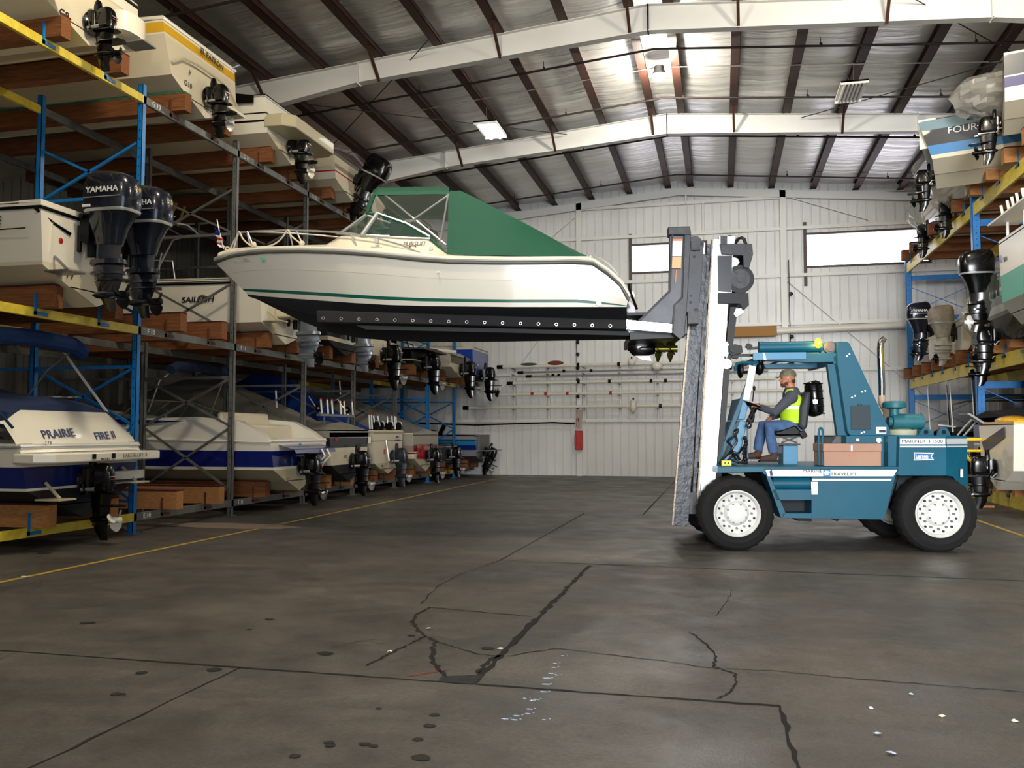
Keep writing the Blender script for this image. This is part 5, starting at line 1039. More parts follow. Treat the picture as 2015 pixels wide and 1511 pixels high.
m = MB(); m.box((a[0]+.03, .294, a[2]-.01), (a[0]+.05, .3, a[2]+.01)); m.box((a[0]+.075, .294, a[2]-.01), (a[0]+.095, .3, a[2]+.01)); tb(m, 'socket', black, oc, smooth=0)
# mirrors, steering wheel, lever
for i, (x, y, v, ry) in enumerate(((1457, 728, .5, .12), (1494, 722, .8, .12))):
    m = MB(); c_ = tp(x, y, v); m.ball(c_, (.045 if i == 0 else .07, .1, ry)); tb(m, 'side_mirror', black, tk)
m = MB(); c_ = Vector(tp(1486, 800, 1.0)); ax = Vector((.42, 0, 1)).normalized(); e1 = Vector((0, 1, 0)); e2 = ax.cross(e1); SWC = c_; SWE = (e1, e2)
m.tube([c_+e1*.19*math.cos(a*math.pi/12)+e2*.19*math.sin(a*math.pi/12) for a in range(24)], .016, 8, closed=True)
for a in (0, 2.1, 4.2): m.tube([c_, c_+e1*.19*math.cos(a)+e2*.19*math.sin(a)], .013, 6)
m.tube([c_, c_-ax*.08, tp(1470, 835, 1.0)], [.045, .035, .03], 10); m.tube(T3((1481, 790, .9), (1483, 768, .9)), .008, 6); m.ball(tp(1484, 764, .9), (.02, .02, .04)); tb(m, 'steering_wheel', black, tk)
# seat
m = MB(); slab([(1541, 876), (1570, 876), (1570, 916), (1541, 916)], .85, .3, m); tb(m, 'seat_pedestal', tblue2, tk, smooth=0, bevel=.01)
m = MB(); slab([(1528, 872), (1575, 873), (1575, 876), (1528, 876)], .78, .45, m); m.bar(tp(1538, 871, .85), tp(1568, 860, .85), .03, .02); m.bar(tp(1568, 871, .85), tp(1538, 860, .85), .03, .02); slab([(1524, 858), (1582, 856), (1582, 860), (1524, 862)], .78, .45, m); slab([(1530, 878), (1541, 878), (1541, 892), (1530, 892)], .9, .1, m); tb(m, 'seat_suspension', dsteel, tk, smooth=0)
m = MB(); slab([(1522, 852), (1540, 845), (1565, 836), (1578, 850), (1584, 852), (1578, 857), (1530, 857)], .76, .5, m); tb(m, 'seat_cushion', black, tk, bevel=.03)
m = MB(); slab([(1572, 838), (1575, 800), (1586, 770), (1597, 770), (1594, 800), (1590, 838), (1584, 848)], .76, .5, m); tb(m, 'seat_back', M('seat_grey', '33363A', .6), tk, bevel=.04)
m = MB(); slab([(1571, 850), (1583, 846), (1590, 858), (1580, 864)], .73, .06, m); tb(m, 'seat_belt_reel', black, tk, bevel=.01)
m = MB(); a, b_ = tp(1600, 760, .95), tp(1604, 808, .95); m.tube([(a[0]-.005, .95, a[2]+.08), (a[0], .95, a[2]+.06), a, b_, (b_[0]+.01, .95, b_[2]-.06), (b_[0]+.015, .95, b_[2]-.08)], [.05, .1, .125, .125, .1, .05], 18); pt = tb(m, 'fuel_bottle', blackg, tk)
m = MB()
for k in range(5): f = k/4; c_ = (lerp(a[0], b_[0], f), .95, lerp(a[2]+.04, b_[2]-.04, f)); m.tube([(c_[0]+.135*math.cos(q*.524), .95+.135*math.sin(q*.524), c_[2]) for q in range(12)], .008, 5, closed=True)
tb(m, 'bottle_cage', black, pt)
m = MB(); slab([(1599, 786), (1609, 786), (1609, 794), (1600, 794)], .81, .005, m); tb(m, 'bottle_label', ltxtw, pt, smooth=0)
# exhaust stack and air cleaner
m = MB(); m.tube(T3((1735, 785, 1.5), (1735, 760, 1.5), (1732, 690, 1.5), (1733, 674, 1.5), (1740, 665, 1.5)), [.045, .05, .05, .05, .045], 16); tb(m, 'exhaust_stack', chrome, tk)
m = MB(); m.tube(T3((1735, 778, 1.5), (1736, 795, 1.5), (1745, 810, 1.5), (1745, 857, 1.5)), .055, 12); tb(m, 'exhaust_elbow', M('elbow_tan', 'B09A84', .6), tk)
m = MB(); a, b_ = tp(1754, 829, .9), tp(1811, 830, .9); m.cyl(a, b_, .115, 22); m.cyl((b_[0], .9, b_[2]), (b_[0]+.02, .9, b_[2]), .12, 22); c_ = tp(1760, 812, .9); m.cyl((c_[0], .9, c_[2]-.05), (c_[0], .9, c_[2]+.12), .065, 16); c_ = tp(1760, 798, .9); m.lathe([(.07, -.05), (.16, -.03), (.165, .03), (.14, .06), (.02, .07)], c_, 'z', 24)
m.cyl(tp(1747, 829, .9), a, .07, 14); m.tube(T3((1800, 838, .9), (1802, 850, .9), (1802, 860, .9)), .05, 10); tb(m, 'air_cleaner', M('cleaner_teal', '22646E', .5, var=.1, scale=8), tk)
m = MB(); c_ = tp(1774, 852, .8); m.lathe([(.2, -.08), (.21, -.02), (.2, .04), (.1, .06)], c_, 'z', 24); tb(m, 'turbo_housing', M('housing_pale', 'A9AB92', .6), tk)
for x in (1822, 1857):
    m = MB(); P_ = [(x-14, 857), (x-10, 848), (x-3, 841), (x+5, 841), (x+10, 848), (x+14, 857)]; slab(P_, .5, .04, m); slab(P_, 1.5, .04, m); c_ = tp(x, 850, .5); m.mi = 1; m.cyl((c_[0], .49, c_[2]), (c_[0], .5, c_[2]), .03, 12); tb(m, 'lifting_lug', [tblue, black], tk, smooth=0)
m = MB(); m.bar(tp(1845, 836, .8), tp(1880, 840, .8), .03, .02); m.tube(T3((1884, 857, .5), (1900, 838, .5), (1912, 826, .5), (1932, 834, .7)), .014, 6); m.tube(T3((1894, 860, .8), (1910, 843, .8), (1922, 828, .8), (1904, 814, .7), (1886, 815, .6)), .014, 6); m.bar(tp(1905, 814, .6), tp(1934, 832, .6), .05, .03); tb(m, 'step_ladder', alu, tk)
m = MB(); slab([(1655, 912-5), (1640, 857), (1654, 857), (1665, 862), (1665, 907)], .6, .7, m); slab([(1636, 872), (1646, 858), (1668, 858), (1668, 873)], .5, .8, m); tb(m, 'battery_cover', M('cover_grey', '4A5358', .6), tk, smooth=0)
m = MB(); slab([(1685, 863), (1691, 863), (1691, 868), (1685, 868)], .272, .005, m); c_ = tp(1729, 866, .27); m.cyl(c_, (c_[0], .262, c_[2]), .035, 14); tb(m, 'hood_sticker', ltxtw, tk, smooth=0)
m = MB(); slab([(1565, 1018), (1597, 1020), (1597, 1026), (1570, 1025)], .4, .3, m); tb(m, 'underbody_bracket', tdark, tk, smooth=0); m = MB(); slab([(1632, 1020), (1652, 1021), (1648, 1026)], .5, .2, m); tb(m, 'underbody_bracket', tdark, tk, smooth=0)
# ---- mast, carriage and forks
def mastbars(v):
    m = MB(); slab([(1324, 1033), (1354, 1036), (1392, 500), (1366, 498)], v, .16, m); slab([(1360, 1010), (1367, 1010), (1399, 480), (1391, 480)], v+.03, .1, m); a = tb(m, 'inner_channel', msteel, tk, smooth=0, bevel=.004)
    m = MB(); slab([(1322, 1033), (1325, 1033), (1360, 610), (1356, 610)], v-.01, .03, m); slab([(1371, 992), (1375, 992), (1404, 470), (1401, 470)], v-.01, .05, m); tb(m, 'chain', M('chain_oily', '6E6456', .4, .8, var=.5, scale=60), tk, smooth=0)
    m = MB(); slab([(1377, 985), (1408, 948), (1424, 724), (1433, 600), (1440, 578), (1443, 500), (1447, 465), (1415, 465), (1404, 600), (1395, 700)], v+.0, .13, m); slab([(1401, 470), (1417, 470), (1404, 650), (1376, 985), (1372, 985), (1392, 700)], v+.02, .1, m); c = tb(m, 'outer_channel', polish, tk, smooth=0, bevel=.004)
    m = MB(); slab([(1409, 948), (1419, 944), (1436, 730), (1452, 604), (1437, 604), (1425, 724)], v+.05, .1, m); tb(m, 'mast_backing', black, tk, smooth=0)
    m = MB()
    for x, y in ((1416, 662), (1411, 690), (1392, 939)): a_ = tp(x, y, v-.0); m = MB(); m.cyl(a_, (a_[0], v-.015, a_[2]), .02, 6); tb(m, 'mast_bolt', steel, c, smooth=0)
    return c
mastbars(.42); mastbars(1.55)
m = MB(); slab([(1412, 503), (1441, 503), (1439, 575), (1413, 573)], .40, .02, m); tb(m, 'mast_side_plate', blackg, tk, smooth=0)
m = MB(); slab([(1413, 576), (1455, 576), (1473, 577), (1474, 600), (1464, 610), (1455, 598), (1413, 597)], .38, 1.3, m); tb(m, 'mast_crosshead', black, tk, smooth=0, bevel=.006)
m = MB(); slab([(1416, 480), (1463, 479), (1480, 480), (1482, 500), (1474, 528), (1463, 526), (1462, 503), (1420, 500)], .38, 1.3, m); tb(m, 'mast_top_frame', dsteel, tk, smooth=0, bevel=.006)
m = MB(); slab([(1418, 464), (1431, 464), (1431, 480), (1418, 480)], .4, .1, m); slab([(1434, 462), (1444, 464), (1444, 480), (1434, 480)], .5, .1, m); m.tube(T3((1445, 482, .5), (1452, 470, .5), (1458, 467, .5), (1464, 470, .5), (1468, 482, .5)), .025, 8); tb(m, 'lifting_eye', dsteel, tk)
m = MB(); c_ = tp(1456, 549, .42); m.lathe([(.2, .0), (.2, .03), (.17, .04), (.17, .08), (.2, .09), (.2, .12)], c_, 'y', 30); pl_ = tb(m, 'hose_reel', black, tk, smooth=40)
m = MB(); m.lathe([(.14, -.015), (.14, .0)], c_, 'y', 24); m.lathe([(.05, -.03), (.05, .0)], c_, 'y', 16)
for k in range(6): m.cyl((c_[0]+.1*math.cos(k*1.047), .4, c_[2]+.1*math.sin(k*1.047)), (c_[0]+.1*math.cos(k*1.047), .41, c_[2]+.1*math.sin(k*1.047)), .012, 6)
tb(m, 'reel_hub', dsteel, pl_, smooth=40)
m = MB(); slab([(1442, 505), (1452, 508), (1456, 516), (1449, 526), (1442, 527)], .45, .03, m); slab([(1448, 606), (1466, 606), (1464, 616), (1449, 625), (1443, 618)], .45, .15, m); tb(m, 'valve_block', alu, tk, bevel=.005)
m = MB(); slab([(1425, 672), (1431, 672), (1438, 684), (1430, 705), (1426, 700)], .45, .06, m); c_ = tp(1429, 716, .45); m.lathe([(.035, -.03), (.075, -.03), (.08, .0), (.075, .03), (.035, .03)], c_, 'y', 20); tb(m, 'mast_pivot_lug', pure, tk)
m = MB()
for a in (((1350, 960, .45), (1362, 940, .9)),): pass
m.tube(T3((1352, 1000, .6), (1372, 1010, .6), (1380, 1030, .6)), .05, 10); m.box((tp(1352, 1005, .45)[0], .45, .45), (tp(1380, 1005, .45)[0], 1.7, .75)); tb(m, 'mast_foot', dsteel, tk, smooth=0)
for y0, y1 in ((700, 718), (860, 880), (960, 980)):
    m = MB(); a = tp(1372, y0, .5); b_ = tp(1372, y1, .5); m.box((a[0]-.02, .5, b_[2]), (a[0]+.1, 1.6, a[2])); tb(m, 'mast_cross_tie', dsteel, tk, smooth=0)
# carriage
for v, sgn in ((.3, 1), (1.66, 1)):
    m = MB(); slab([(1358, 466), (1372, 464), (1386, 476), (1375, 617), (1350, 619)], v+.04, .12, m); cr = tb(m, 'carriage_plate', M('carriage_steel', '26292C', .4, .3, var=.25, scale=5), tk, smooth=0, bevel=.004)
    m = MB()
    for x, y, r in ((1366, 493, .02), (1366, 505, .02), (1360, 582, .014), (1359, 595, .02), (1379, 480, .03), (1370, 610, .03)): a_ = tp(x, y, v+.04); m = MB(); m.cyl(a_, (a_[0], v+.03, a_[2]), r, 12); tb(m, 'plate_hole', black, cr, smooth=0)
def forkarm(v, dv, s):
    m = MB(); slab([(1318, 463), (1346, 463), (1342, 584), (1327, 600), (1323, 637), (1256, 633), (1317, 574)], v, dv, m); a = tb(m, 'fork_upright', M('fork_steel', '36383C', .4, .3, var=.35, scale=4), tk, smooth=0, bevel=.008)
    m = MB(); slab([(1347, 460), (1360, 460), (1352, 600), (1350, 620), (1347, 660), (1338, 668), (1324, 656), (1328, 600), (1343, 586)], v-.01, dv+.04, m); slab([(1315, 446), (1358, 445), (1360, 462), (1316, 462)], v-.02, dv+.06, m); tb(m, 'fork_hanger', dsteel, tk, smooth=0, bevel=.006)
    m = MB(); slab([(1322, 460), (1325, 460), (1325, 470), (1320, 573), (1262, 630), (1254, 632), (1316, 571)], v-.03, .03, m); slab([(1345, 463), (1347, 463), (1343, 586), (1329, 600), (1325, 650), (1322, 650), (1326, 599), (1341, 584)], v-.03, .03, m); tb(m, 'fork_edge_rib', black, tk, smooth=0)
    m = MB(); slab([(1232, 629), (1323, 637), (1323, 655), (1232, 648)], v, dv, m); tb(m, 'fork_heel', polish if s else dsteel, tk, smooth=0, bevel=.005)
    m = MB(); slab([(622, 611), (640, 611), (1238, 629), (1238, 648), (1000, 642), (800, 637), (624, 634)], v, dv, m); fb = tb(m, 'fork_blade', rubber, tk, smooth=0, bevel=.012)
    for k in range(18 if v < 1 else 0): a_ = tp(636+35.3*k, 626+.95*k, v); m = MB(); m.tube([(a_[0]+.02*math.cos(q*.785), v-.004, a_[2]+.02*math.sin(q*.785)) for q in range(8)], .005, 5, closed=True); tb(m, 'fork_bolt', steel, fb)
    m = MB(); slab([(700, 640), (1238, 652), (1238, 660), (720, 648)], v+.03, dv-.06, m); tb(m, 'fork_underbeam', tdark, tk, smooth=0); return a
fa = forkarm(.03, .14, 1); forkarm(1.85, .14, 0)
m = MB(); slab([(1324, 474), (1343, 474), (1341, 504), (1323, 504)], .0-.004, .004, m); m.mi = 1; slab([(1323, 505), (1341, 505), (1340, 528), (1322, 528)], .0-.004, .004, m); dl = tb(m, 'decal', [pure, M('decal_orange', 'D9A878', .5)], fa, smooth=0)
m = MB(); slab([(1324, 470), (1343, 470), (1343, 474), (1324, 474)], -.006, .004, m); slab([(1330, 531), (1332, 531), (1330, 556), (1328, 556)], -.006, .004, m); tb(m, 'decal_band', orange, fa, smooth=0)
m = MB(); m.box((tp(1350, 612, .3)[0], .1, tp(1350, 640, .3)[2]), (tp(1372, 612, .3)[0], 2.0, tp(1350, 616, .3)[2])); slab([(1330, 622), (1352, 622), (1352, 655), (1335, 668), (1326, 660)], .12, 1.8, m); tb(m, 'carriage_bar', dsteel, tk, smooth=0)
m = MB(); m.box((tp(1360, 470, .3)[0], .3, tp(1360, 492, .3)[2]), (tp(1378, 470, .3)[0], 1.85, tp(1360, 474, .3)[2])); tb(m, 'carriage_bar', dsteel, tk, smooth=0)
m = MB(); slab([(1240, 652), (1330, 655), (1332, 664), (1240, 668)], .2, 1.6, m); tb(m, 'drip_tray', black, tk, smooth=0)
# toolbox
tbx = root_tf('toolbox', 'tan steel toolbox on the truck deck behind the seat', 'toolbox', tp(1678, 916, .25))
m = MB(); slab([(1621, 888), (1734, 888), (1734, 917), (1622, 917)], .05, .5, m); tb(m, 'box_body', tan, tbx, smooth=0, bevel=.006)
m = MB(); slab([(1620, 873), (1735, 873), (1735, 888.5), (1620, 888.5)], .04, .52, m); tb(m, 'lid', tan, tbx, smooth=0, bevel=.008)
m = MB(); slab([(1674, 876), (1678, 876), (1678, 888), (1674, 888)], .03, .012, m); tb(m, 'latch', steel, tbx, smooth=0); m = MB(); slab([(1670, 894), (1683, 894), (1683, 896), (1670, 896)], .045, .006, m); tb(m, 'red_label', M('label_salmon', 'E0624A', .5), tbx, smooth=0)
# ------------------------------------------------------------------ driver
pr = root_tf('person', 'seated driver in camouflage cap, grey shirt, yellow vest and jeans, hand on the steering wheel', 'person', tp(1556, 846, 1.0))
def remesh(o, vs, sm=6):
    r = o.modifiers.new('remesh', 'REMESH'); r.mode = 'VOXEL'; r.voxel_size = vs; r.use_smooth_shade = True
    s = o.modifiers.new('smooth', 'SMOOTH'); s.factor = .5; s.iterations = sm; return o
def jp(x, y, v): return Vector(tp(x, y, v))
HC = jp(1549, 747, 1.0)
skin = M('skin', 'B9785A', .55, var=.08, scale=20); m = MB()
m.ball(HC+Vector((.01, 0, .03)), (.104, .082, .112), 20, 14); m.ball(HC+Vector((-.045, 0, -.05)), (.055, .056, .062), 16, 10); m.ball(HC+Vector((-.03, 0, -.015)), (.066, .066, .075), 16, 10)
m.tube([HC+Vector((-.088, 0, .025)), HC+Vector((-.113, 0, -.018)), HC+Vector((-.092, 0, -.026))], [.012, .018, .012], 8)
m.ball(HC+Vector((-.09, 0, -.052)), (.014, .026, .009), 8, 6); m.ball(HC+Vector((-.085, 0, -.09)), (.02, .03, .02), 8, 6)
for s in (1, -1): m.ball(HC+Vector((.02, s*.078, -.01)), (.022, .012, .034), 10, 8); m.ball(HC+Vector((-.078, s*.033, .04)), (.014, .022, .01), 8, 6)
NK = jp(1556, 768, 1.0); m.tube([HC+Vector((.025, 0, -.04)), NK+Vector((.01, 0, -.03))], [.068, .078], 14)
SH = [jp(1557, 781, .79), jp(1557, 781, 1.21)]; CH = jp(1560, 800, 1.0); PV = jp(1562, 838, 1.0)
m.tube([NK, CH, jp(1562, 822, 1.0), PV], [.09, .135, .135, .14], 16); m.tube([SH[0], SH[1]], .05, 12)
HS = SWC+SWE[0]*-.13+SWE[1]*.13*0; EL = [jp(1524, 812, .70), jp(1532, 815, 1.34)]; WR = [jp(1495, 800, .86), jp(1516, 822, 1.28)]
for i in (0, 1): m.tube([SH[i], SH[i].lerp(EL[i], .5), EL[i], EL[i].lerp(WR[i], .4), WR[i]], [.045, .045, .04, .04, .03], 12)
def hand(m, w_, d, side, palmn, curl=.9, grip=None):
    """palm plus four fingers of different lengths and a thumb; d = pointing direction"""
    d = d.normalized(); n = palmn.normalized(); sd = d.cross(n).normalized()*side
    pc = w_+d*.045; m.ball(pc, (.045, .04, .03), 10, 8)
    m.tube([w_, w_+d*.05, w_+d*.085], [.028, .036, .034], 8)
    for k, (ln, sp) in enumerate(((.072, -.03), (.08, -.01), (.075, .011), (.06, .03))):
        b0 = w_+d*.08+sd*sp; p1 = b0+(d*math.cos(curl*.3)+n*math.sin(curl*.3))*ln*.42; p2 = p1+(d*math.cos(curl)+n*math.sin(curl))*ln*.33; p3 = p2+(d*math.cos(curl*1.8)+n*math.sin(curl*1.8))*ln*.28
        m.tube([b0-d*.02, b0, p1, p2, p3], [.011, .011, .0098, .009, .0075], 8)
    t0 = w_+d*.025-sd*.028; t1 = t0+(d*.5-sd*.8).normalized()*.032; t2 = t1+(d*.9+n*.5-sd*.1).normalized()*.03; m.tube([w_+d*.015, t0, t1, t2], [.015, .014, .0115, .009], 8)
RP = SWC+SWE[0]*(-.165)+SWE[1]*(.09)
if (RP-WR[0]).length > .16: RP = WR[0]+(RP-WR[0]).normalized()*.1
hand(m, WR[0], jp(1478, 796, .9)-WR[0], 1, Vector((-.1, .1, -1)), 1.2); hand(m, WR[1], Vector((-.6, -.2, -.7)), -1, Vector((.3, -.6, -.5)), .8)
HP = [jp(1560, 842, .89), jp(1560, 842, 1.11)]; KN = [jp(1513, 838, .83), jp(1500, 838, 1.17)]; AN = [jp(1522, 894, .86), jp(1491, 889, 1.16)]
for i in (0, 1):
    m.tube([HP[i], HP[i].lerp(KN[i], .5), KN[i], KN[i].lerp(AN[i], .35), AN[i]], [.08, .075, .055, .052, .036], 12); m.tube([AN[i], AN[i]+Vector((.03, 0, -.05)), AN[i]+Vector((-.12, 0, -.06))], [.036, .035, .03], 10)
remesh(tb(m, 'body', skin, pr), .0085, 3)
m = MB(); m.tube([SH[0], SH[1]], .088, 14); m.ball(SH[0]+Vector((0, -.0, 0)), .1); m.ball(SH[1], .1); m.tube([NK+Vector((.008, 0, .045)), NK+Vector((.01, 0, -.03)), CH, jp(1561, 822, 1.), jp(1565, 841, 1.)], [.092, .125, .16, .165, .16], 16)
for i in (0, 1): m.tube([SH[i], SH[i].lerp(EL[i], .5), EL[i], EL[i].lerp(WR[i], .5), WR[i]], [.085, .073, .062, .056, .044], 12)
remesh(tb(m, 'shirt', M('shirt_grey', '474A55', .9, var=.1, scale=30, bump=.4, bscale=12), pr), .014)
m = MB(); q = [CH.lerp(NK, .72)+Vector((.02, 0, 0)), CH.lerp(NK, .4)+Vector((.008, 0, 0)), CH, jp(1560, 815, 1.), jp(1562, 833, 1.)]
rg = []
for f, (c_, rx, ry) in enumerate(zip(q, (.1, .15, .175, .185, .185), (.13, .19, .195, .2, .205))): rg.append([(c_.x+rx*math.cos(a*.3927), c_.y+ry*math.sin(a*.3927), c_.z) for a in range(16)])
m.loft(rg); vst = tb(m, 'vest', hiviz, pr, smooth=60)
m = MB(); m.tube([SH[0]+Vector((.03, .1, .04)), SH[0]+Vector((.02, .04, .095)), SH[0]+Vector((-.03, .08, .08))], .035, 8); m.tube([SH[1]+Vector((.03, -.1, .04)), SH[1]+Vector((.02, -.04, .095)), SH[1]+Vector((-.03, -.08, .08))], .035, 8); tb(m, 'vest_shoulder', hiviz, vst)
m = MB()
def bnd(z0, z1, k=1.012):
    rr = []
    for z in (z0, z1):
        f = [i for i in range(len(q)-1) if q[i].z >= z >= q[i+1].z]; i = f[0] if f else 0; t_ = (q[i].z-z)/(q[i].z-q[i+1].z); A_, B_ = rg[i], rg[i+1]; cc = q[i].lerp(q[i+1], t_)
        rr.append([(cc.x+(lerp(A_[a][0], B_[a][0], t_)-cc.x)*k, cc.y+(lerp(A_[a][1], B_[a][1], t_)-cc.y)*k, z) for a in range(16)])
    m.loft(rr)
bnd(jp(0, 0, 1).z if 0 else jp(1560, 799, 1).z, jp(1560, 806, 1).z); tb(m, 'reflective_band', reflect, vst, smooth=60)
m = MB()
for s in (-1, 1): m.tube([SH[0 if s < 0 else 1]+Vector((-.05, -s*.06, .08)), CH+Vector((-.15, s*.11, .03)), CH+Vector((-.18, s*.1, -.06))], .018, 8)
tb(m, 'reflective_strap', reflect, vst)
m = MB()
for i in (0, 1): m.tube([HP[i]+Vector((.02, 0, 0)), HP[i].lerp(KN[i], .5), KN[i], KN[i].lerp(AN[i], .5), AN[i]+Vector((0, 0, .02))], [.115, .105, .085, .078, .07], 14)
m.tube([HP[0], HP[1]], .12, 12); remesh(tb(m, 'jeans', M('denim', '48648C', .9, var=.18, scale=12, bump=.5, bscale=10), pr), .014, 4)
for i in (0, 1):
    m = MB(); a = AN[i]; m.tube([a+Vector((.01, 0, .03)), a+Vector((.02, 0, -.03))], .055, 10); m.tube([a+Vector((.05, 0, -.055)), a+Vector((-.05, 0, -.05)), a+Vector((-.16, 0, -.065)), a+Vector((-.2, 0, -.07))], [.042, .05, .042, .02], 12); b0 = tb(m, 'boot', M('boot_brown', '4A3228', .8, var=.2, scale=15), pr, smooth=60); remesh(b0, .012, 3)
    m = MB(); m.prism([(a.x+.085, a.y-.04, a.z-.11), (a.x-.2, a.y-.045, a.z-.11), (a.x-.22, a.y, a.z-.11), (a.x-.2, a.y+.045, a.z-.11), (a.x+.085, a.y+.04, a.z-.11)], (0, 0, .025)); tb(m, 'boot_sole', black, b0, bevel=.006)
m = MB(); hc = HC+Vector((.012, 0, .058)); rings = []
for i in range(7): a = i/6*math.pi/2; rings.append([(hc.x+(.122*math.cos(a)**.7+.002)*math.cos(k*.3142), hc.y+(.1*math.cos(a)**.7+.002)*math.sin(k*.3142), hc.z+.108*math.sin(a)-.01) for k in range(20)])
m.loft(rings, True, True); camo = M('camo', '6E6A55', .9, var=.45, scale=22); cp = tb(m, 'cap', camo, pr, smooth=60)
m = MB(); rr = []
for f in (0, .5, 1): rr.append([(hc.x-.1-.085*f*math.cos(s), hc.y+(.075-.01*f)*math.sin(s)*1.0, hc.z-.005-.012*f-.02*abs(math.sin(s))) for s in [(-1.3+2.6*k/8) for k in range(9)]])
m.loft(rr, wrap=False); tb(m, 'cap_peak', M('camo_pale', '8F8A6C', .9, var=.3, scale=20), cp, smooth=60)
m = MB(); m.ball(HC+Vector((.062, 0, -.022)), (.058, .072, .05), 14, 8); tb(m, 'hair', M('hair_brown', '3B2A1E', .9), pr)
m = MB(); m.ball(HC+Vector((-.05, 0, -.075)), (.052, .058, .042), 14, 8); m.ball(HC+Vector((-.02, 0, -.055)), (.055, .074, .04), 14, 8); tb(m, 'beard', M('beard_brown', '5A3524', .95, var=.2, scale=30), pr)
m = MB()
for s in (1, -1): m.ball(HC+Vector((-.082, s*.033, .022)), (.01, .014, .008), 8, 6)
tb(m, 'eye', M('eye_dark', '1C1714', .3), pr)
# ------------------------------------------------------------------ spars and fittings along the back wall
spar = M('spar_white', 'DAD6C8', .4); spar2 = M('spar_alu', '9EA0A0', .35, .5)
for i, (x0, x1, z, r, mt, lb) in enumerate(((-8.0, 2.2, 4.02, .055, spar, 'topmost white mast stored on the back wall brackets'), (-7.2, 2.0, 3.8, .035, spar2, 'thin grey spar just under the topmost white mast'), (-6.9, 1.6, 3.66, .03, spar2, 'darker thin spar, third from the top on the back wall'), (-7.6, 1.9, 3.4, .05, spar, 'white mast with black end fittings, below the thin spars'), (-8.4, 2.6, 2.98, .045, spar, 'cream mast with a red tip above the fender level'), (-9.3, 2.4, 2.5, .06, spar, 'lowest thick cream mast on the back wall'))):
    t = thing('mast_spar', lb, 'mast', ((x0+x1)/2, YB-.45-.05*(i % 2), z)); L_ = (x1-x0)/2
    MB().tube([(-L_, 0, .0), (L_, 0, .06)], r, 10).build('spar', mt, t); random.seed(i); m = MB()
    for k in range(4): x = random.uniform(-L_*.9, L_*.9); m.cyl((x, 0, .03), (x+.1, 0, .03), r+.02, 8)
    m.cyl((-L_-.12, 0, 0), (-L_+.1, 0, 0), r+.02, 8); m.build('spar_fitting', redm if i == 4 else black, t)
t = thing('mast_spar', 'thick cream furled spar high on the right of the back wall', 'mast', (4.2, YB-.42, 5.12)); MB().tube([(-5.4, 0, -.08), (3.2, 0, .1)], .11, 12).build('spar', spar, t); MB().box((-4.2, -.16, -.2), (-2.3, .1, .15)).build('cardboard_sleeve', M('cardboard', '9A6E3A', .8), t, smooth=0, bevel=.02)
for x in (-7.5, -6.2, -4.85, -3.55, -2.2, -.9, .4):
    t = thing('wall_bracket', 'upright white storage bracket on the back wall holding the masts', 'bracket', (x, YB-.12, 2.0), 0, 'mast brackets on the back wall'); m = MB(); m.box((-.03, -.06, 0), (.03, .0, 2.05)); m.build('upright', gm, t, smooth=0); m = MB()
    for z in (.44, .92, 1.34, 1.72, 1.95): m.box((-.02, -.55, z-.02), (.02, 0, z+.01))
    m.build('arm', greys, t, smooth=0)
for (x, z, rx, rz, lb) in ((-3.05, 2.52, .13, .24, 'cream oval fender hanging on the lowest mast'), (-.85, 3.0, .13, .33, 'large cream fender hanging beside the truck mast'), (-2.2, 3.95, .2, .16, 'cream fender tilted over the upper spars'), (-3.1, 4.1, .15, .13, 'small pale rope-wrapped float on the topmost mast')):
    t = thing('fender', lb, 'fender', (x, YB-.62, z)); m = MB(); m.ball((0, 0, 0), (rx, .15, rz)); m.build('fender_body', spar, t); MB().cyl((0, 0, rz-.02), (0, 0, rz+.06), .03, 8).build('fender_eye', black, t)
tag(MB().ball((-5.9, YB-.45, 4.13), (.3, .12, .09)).build('rolled_sail', M('rust_cloth', '7A3326', .9, bump=.6)), 'rust red rolled cloth lying on the topmost mast', 'cloth')
tag(MB().ball((-6.9, YB-.45, 4.1), (.32, .1, .06)).build('rolled_sail', M('slate_cloth', '4A5254', .9, bump=.6)), 'slate grey rolled cloth lying left of the red one', 'cloth')
t = thing('fire_extinguisher', 'red fire extinguisher cabinet with striped cover on the white wall column', 'fire extinguisher', (-5.06, YB-.3, 1.0))
MB().box((-.13, -.12, -.05), (.13, .1, .65)).build('cabinet', redm, t, smooth=0, bevel=.02); MB().cyl((-.1, -.13, .12), (-.1, -.13, .5), .05, 12).build('cylinder', redm, t); m = MB()
for k in range(3): m.box((-.08+.07*k, -.06, .72), (-.04+.07*k, -.03, 1.4))
m.build('striped_strap', M('faded_orange', 'C98A70', .7), t, smooth=0)
for x, lb in ((-5.16, 'black cable with hook clips down the left wall column'), (2.35, 'black cable with hook clips down the right wall column')):
    t = thing('clip_cable', lb, 'cable', (x, YB-.3, 2.0)); MB().tube([(0, .1, -.2), (.02, .08, 2), (0, 0, 5.6)], .015, 6).build('cable', black, t); m = MB()
    for z in (.05, .5, .9, 1.5, 1.95, 2.45, 2.9, 4.4): m.ball((.06, -.02, z), (.07, .04, .07), 8, 6)
    m.build('hook_clip', black, t)
tag(MB().tube([(-13, YB-.3, 2.0), (-9, YB-.3, 1.86), (-6, YB-.3, 1.95), (-5.2, YB-.3, 1.9)], .03, 6).build('wall_hose', black), 'long sagging dark hose along the lower left of the back wall', 'hose')
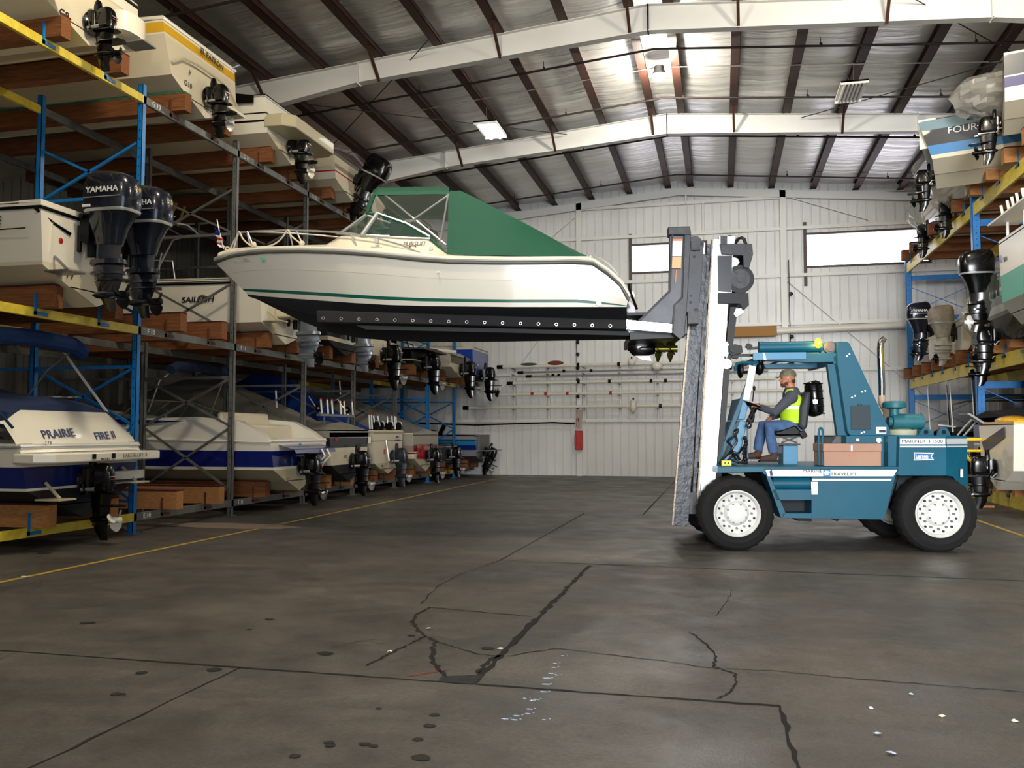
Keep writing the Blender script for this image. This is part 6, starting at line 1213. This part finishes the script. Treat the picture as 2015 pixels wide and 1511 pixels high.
# debris on the floor
drops = M('water_drop', '8FA3BD', .05, coat=1., spec=1.)
for grp, pts in (('wet drops', ((1107, 1290, .03), (1092, 1305, .04), (1089, 1313, .05), (1084, 1325, .05), (1095, 1328, .04), (1076, 1334, .07), (1074, 1346, .07), (1070, 1361, .06), (1053, 1376, .04), (1032, 1374, .03), (1048, 1378, .05), (1041, 1395, .05), (1038, 1404, .04), (1016, 1408, .05), (993, 1414, .05), (1012, 1416, .05), (1070, 1416, .03))),):
    m = MB()
    for x, y, r in pts:
        c_ = at(x, y, 2, 0); m.ball((c_.x, c_.y, 0), (r*.45, r*.2, .004), 10, 6); m.ball((c_.x+.03, c_.y+.02, 0), (r*.16, r*.12, .003), 8, 4)
    o = m.build('water_drops', drops); o['kind'] = 'stuff'; tag(o, 'trail of small wet drops on the concrete in the middle foreground', 'water')
for i, (x, y, s, cl, lb) in enumerate(((47, 1136, .12, 'C9D2CC', 'crumpled clear scrap on the floor beside the yellow line at left'), (1854, 1411, .05, 'D9D2A8', 'pale leaf scrap on the concrete at lower right'), (1996, 1420, .05, 'E5D9B8', 'small cream pebble-like crumb near the right edge'), (1725, 1446, .06, 'B9C6E0', 'torn bluish scrap in the lower right foreground'), (1753, 1484, .06, 'C5CEE6', 'torn bluish scrap nearest the bottom edge'), (1792, 1368, .04, '9DC3C9', 'tiny teal flake right of centre'), (1714, 1395, .03, 'D8D8D0', 'tiny white chip left of the teal flake'), (843, 1238, .07, 'D8D2C4', 'white chip beside the curved crack'), (768, 1283, .06, 'E0DCD0', 'broken white flakes along the short crack'), (985, 1278, .06, 'CFC8BA', 'flat chip beside the wide floor joint'))):
    c_ = at(x, y, 2, 0); m = MB(); s *= .55; n = 7; random.seed(i+20); P_ = [(s*random.uniform(.5, 1)*math.cos(k*6.283/n), s*.6*random.uniform(.5, 1)*math.sin(k*6.283/n), random.uniform(.001, .012)) for k in range(n)]
    m.add([(0, 0, .016)]+P_, [(0, k+1, (k+1) % n+1) for k in range(n)]); tag(m.build('litter_scrap', M('scrap_%d' % i, cl, .6), None, smooth=0, loc=(c_.x, c_.y, .001)), lb, 'litter')
c_ = at(843, 1325, 2, 0); MB().prism([(c_.x-.12, c_.y-.1, .002), (c_.x-.09, c_.y-.1, .002), (c_.x+.1, c_.y+.1, .002), (c_.x+.07, c_.y+.1, .002)], (0, 0, .001)).build('chalk_mark', M('chalk_red', '7A3A30', .9), floor, smooth=0)
c_ = at(1925, 998, 2, 0); tag(MB().box((c_.x-.3, c_.y-.05, 0), (c_.x+.3, c_.y+.05, .04)).build('wood_offcut', woodend, smooth=0), 'short wooden offcut on the floor right of the rear wheel', 'wood')
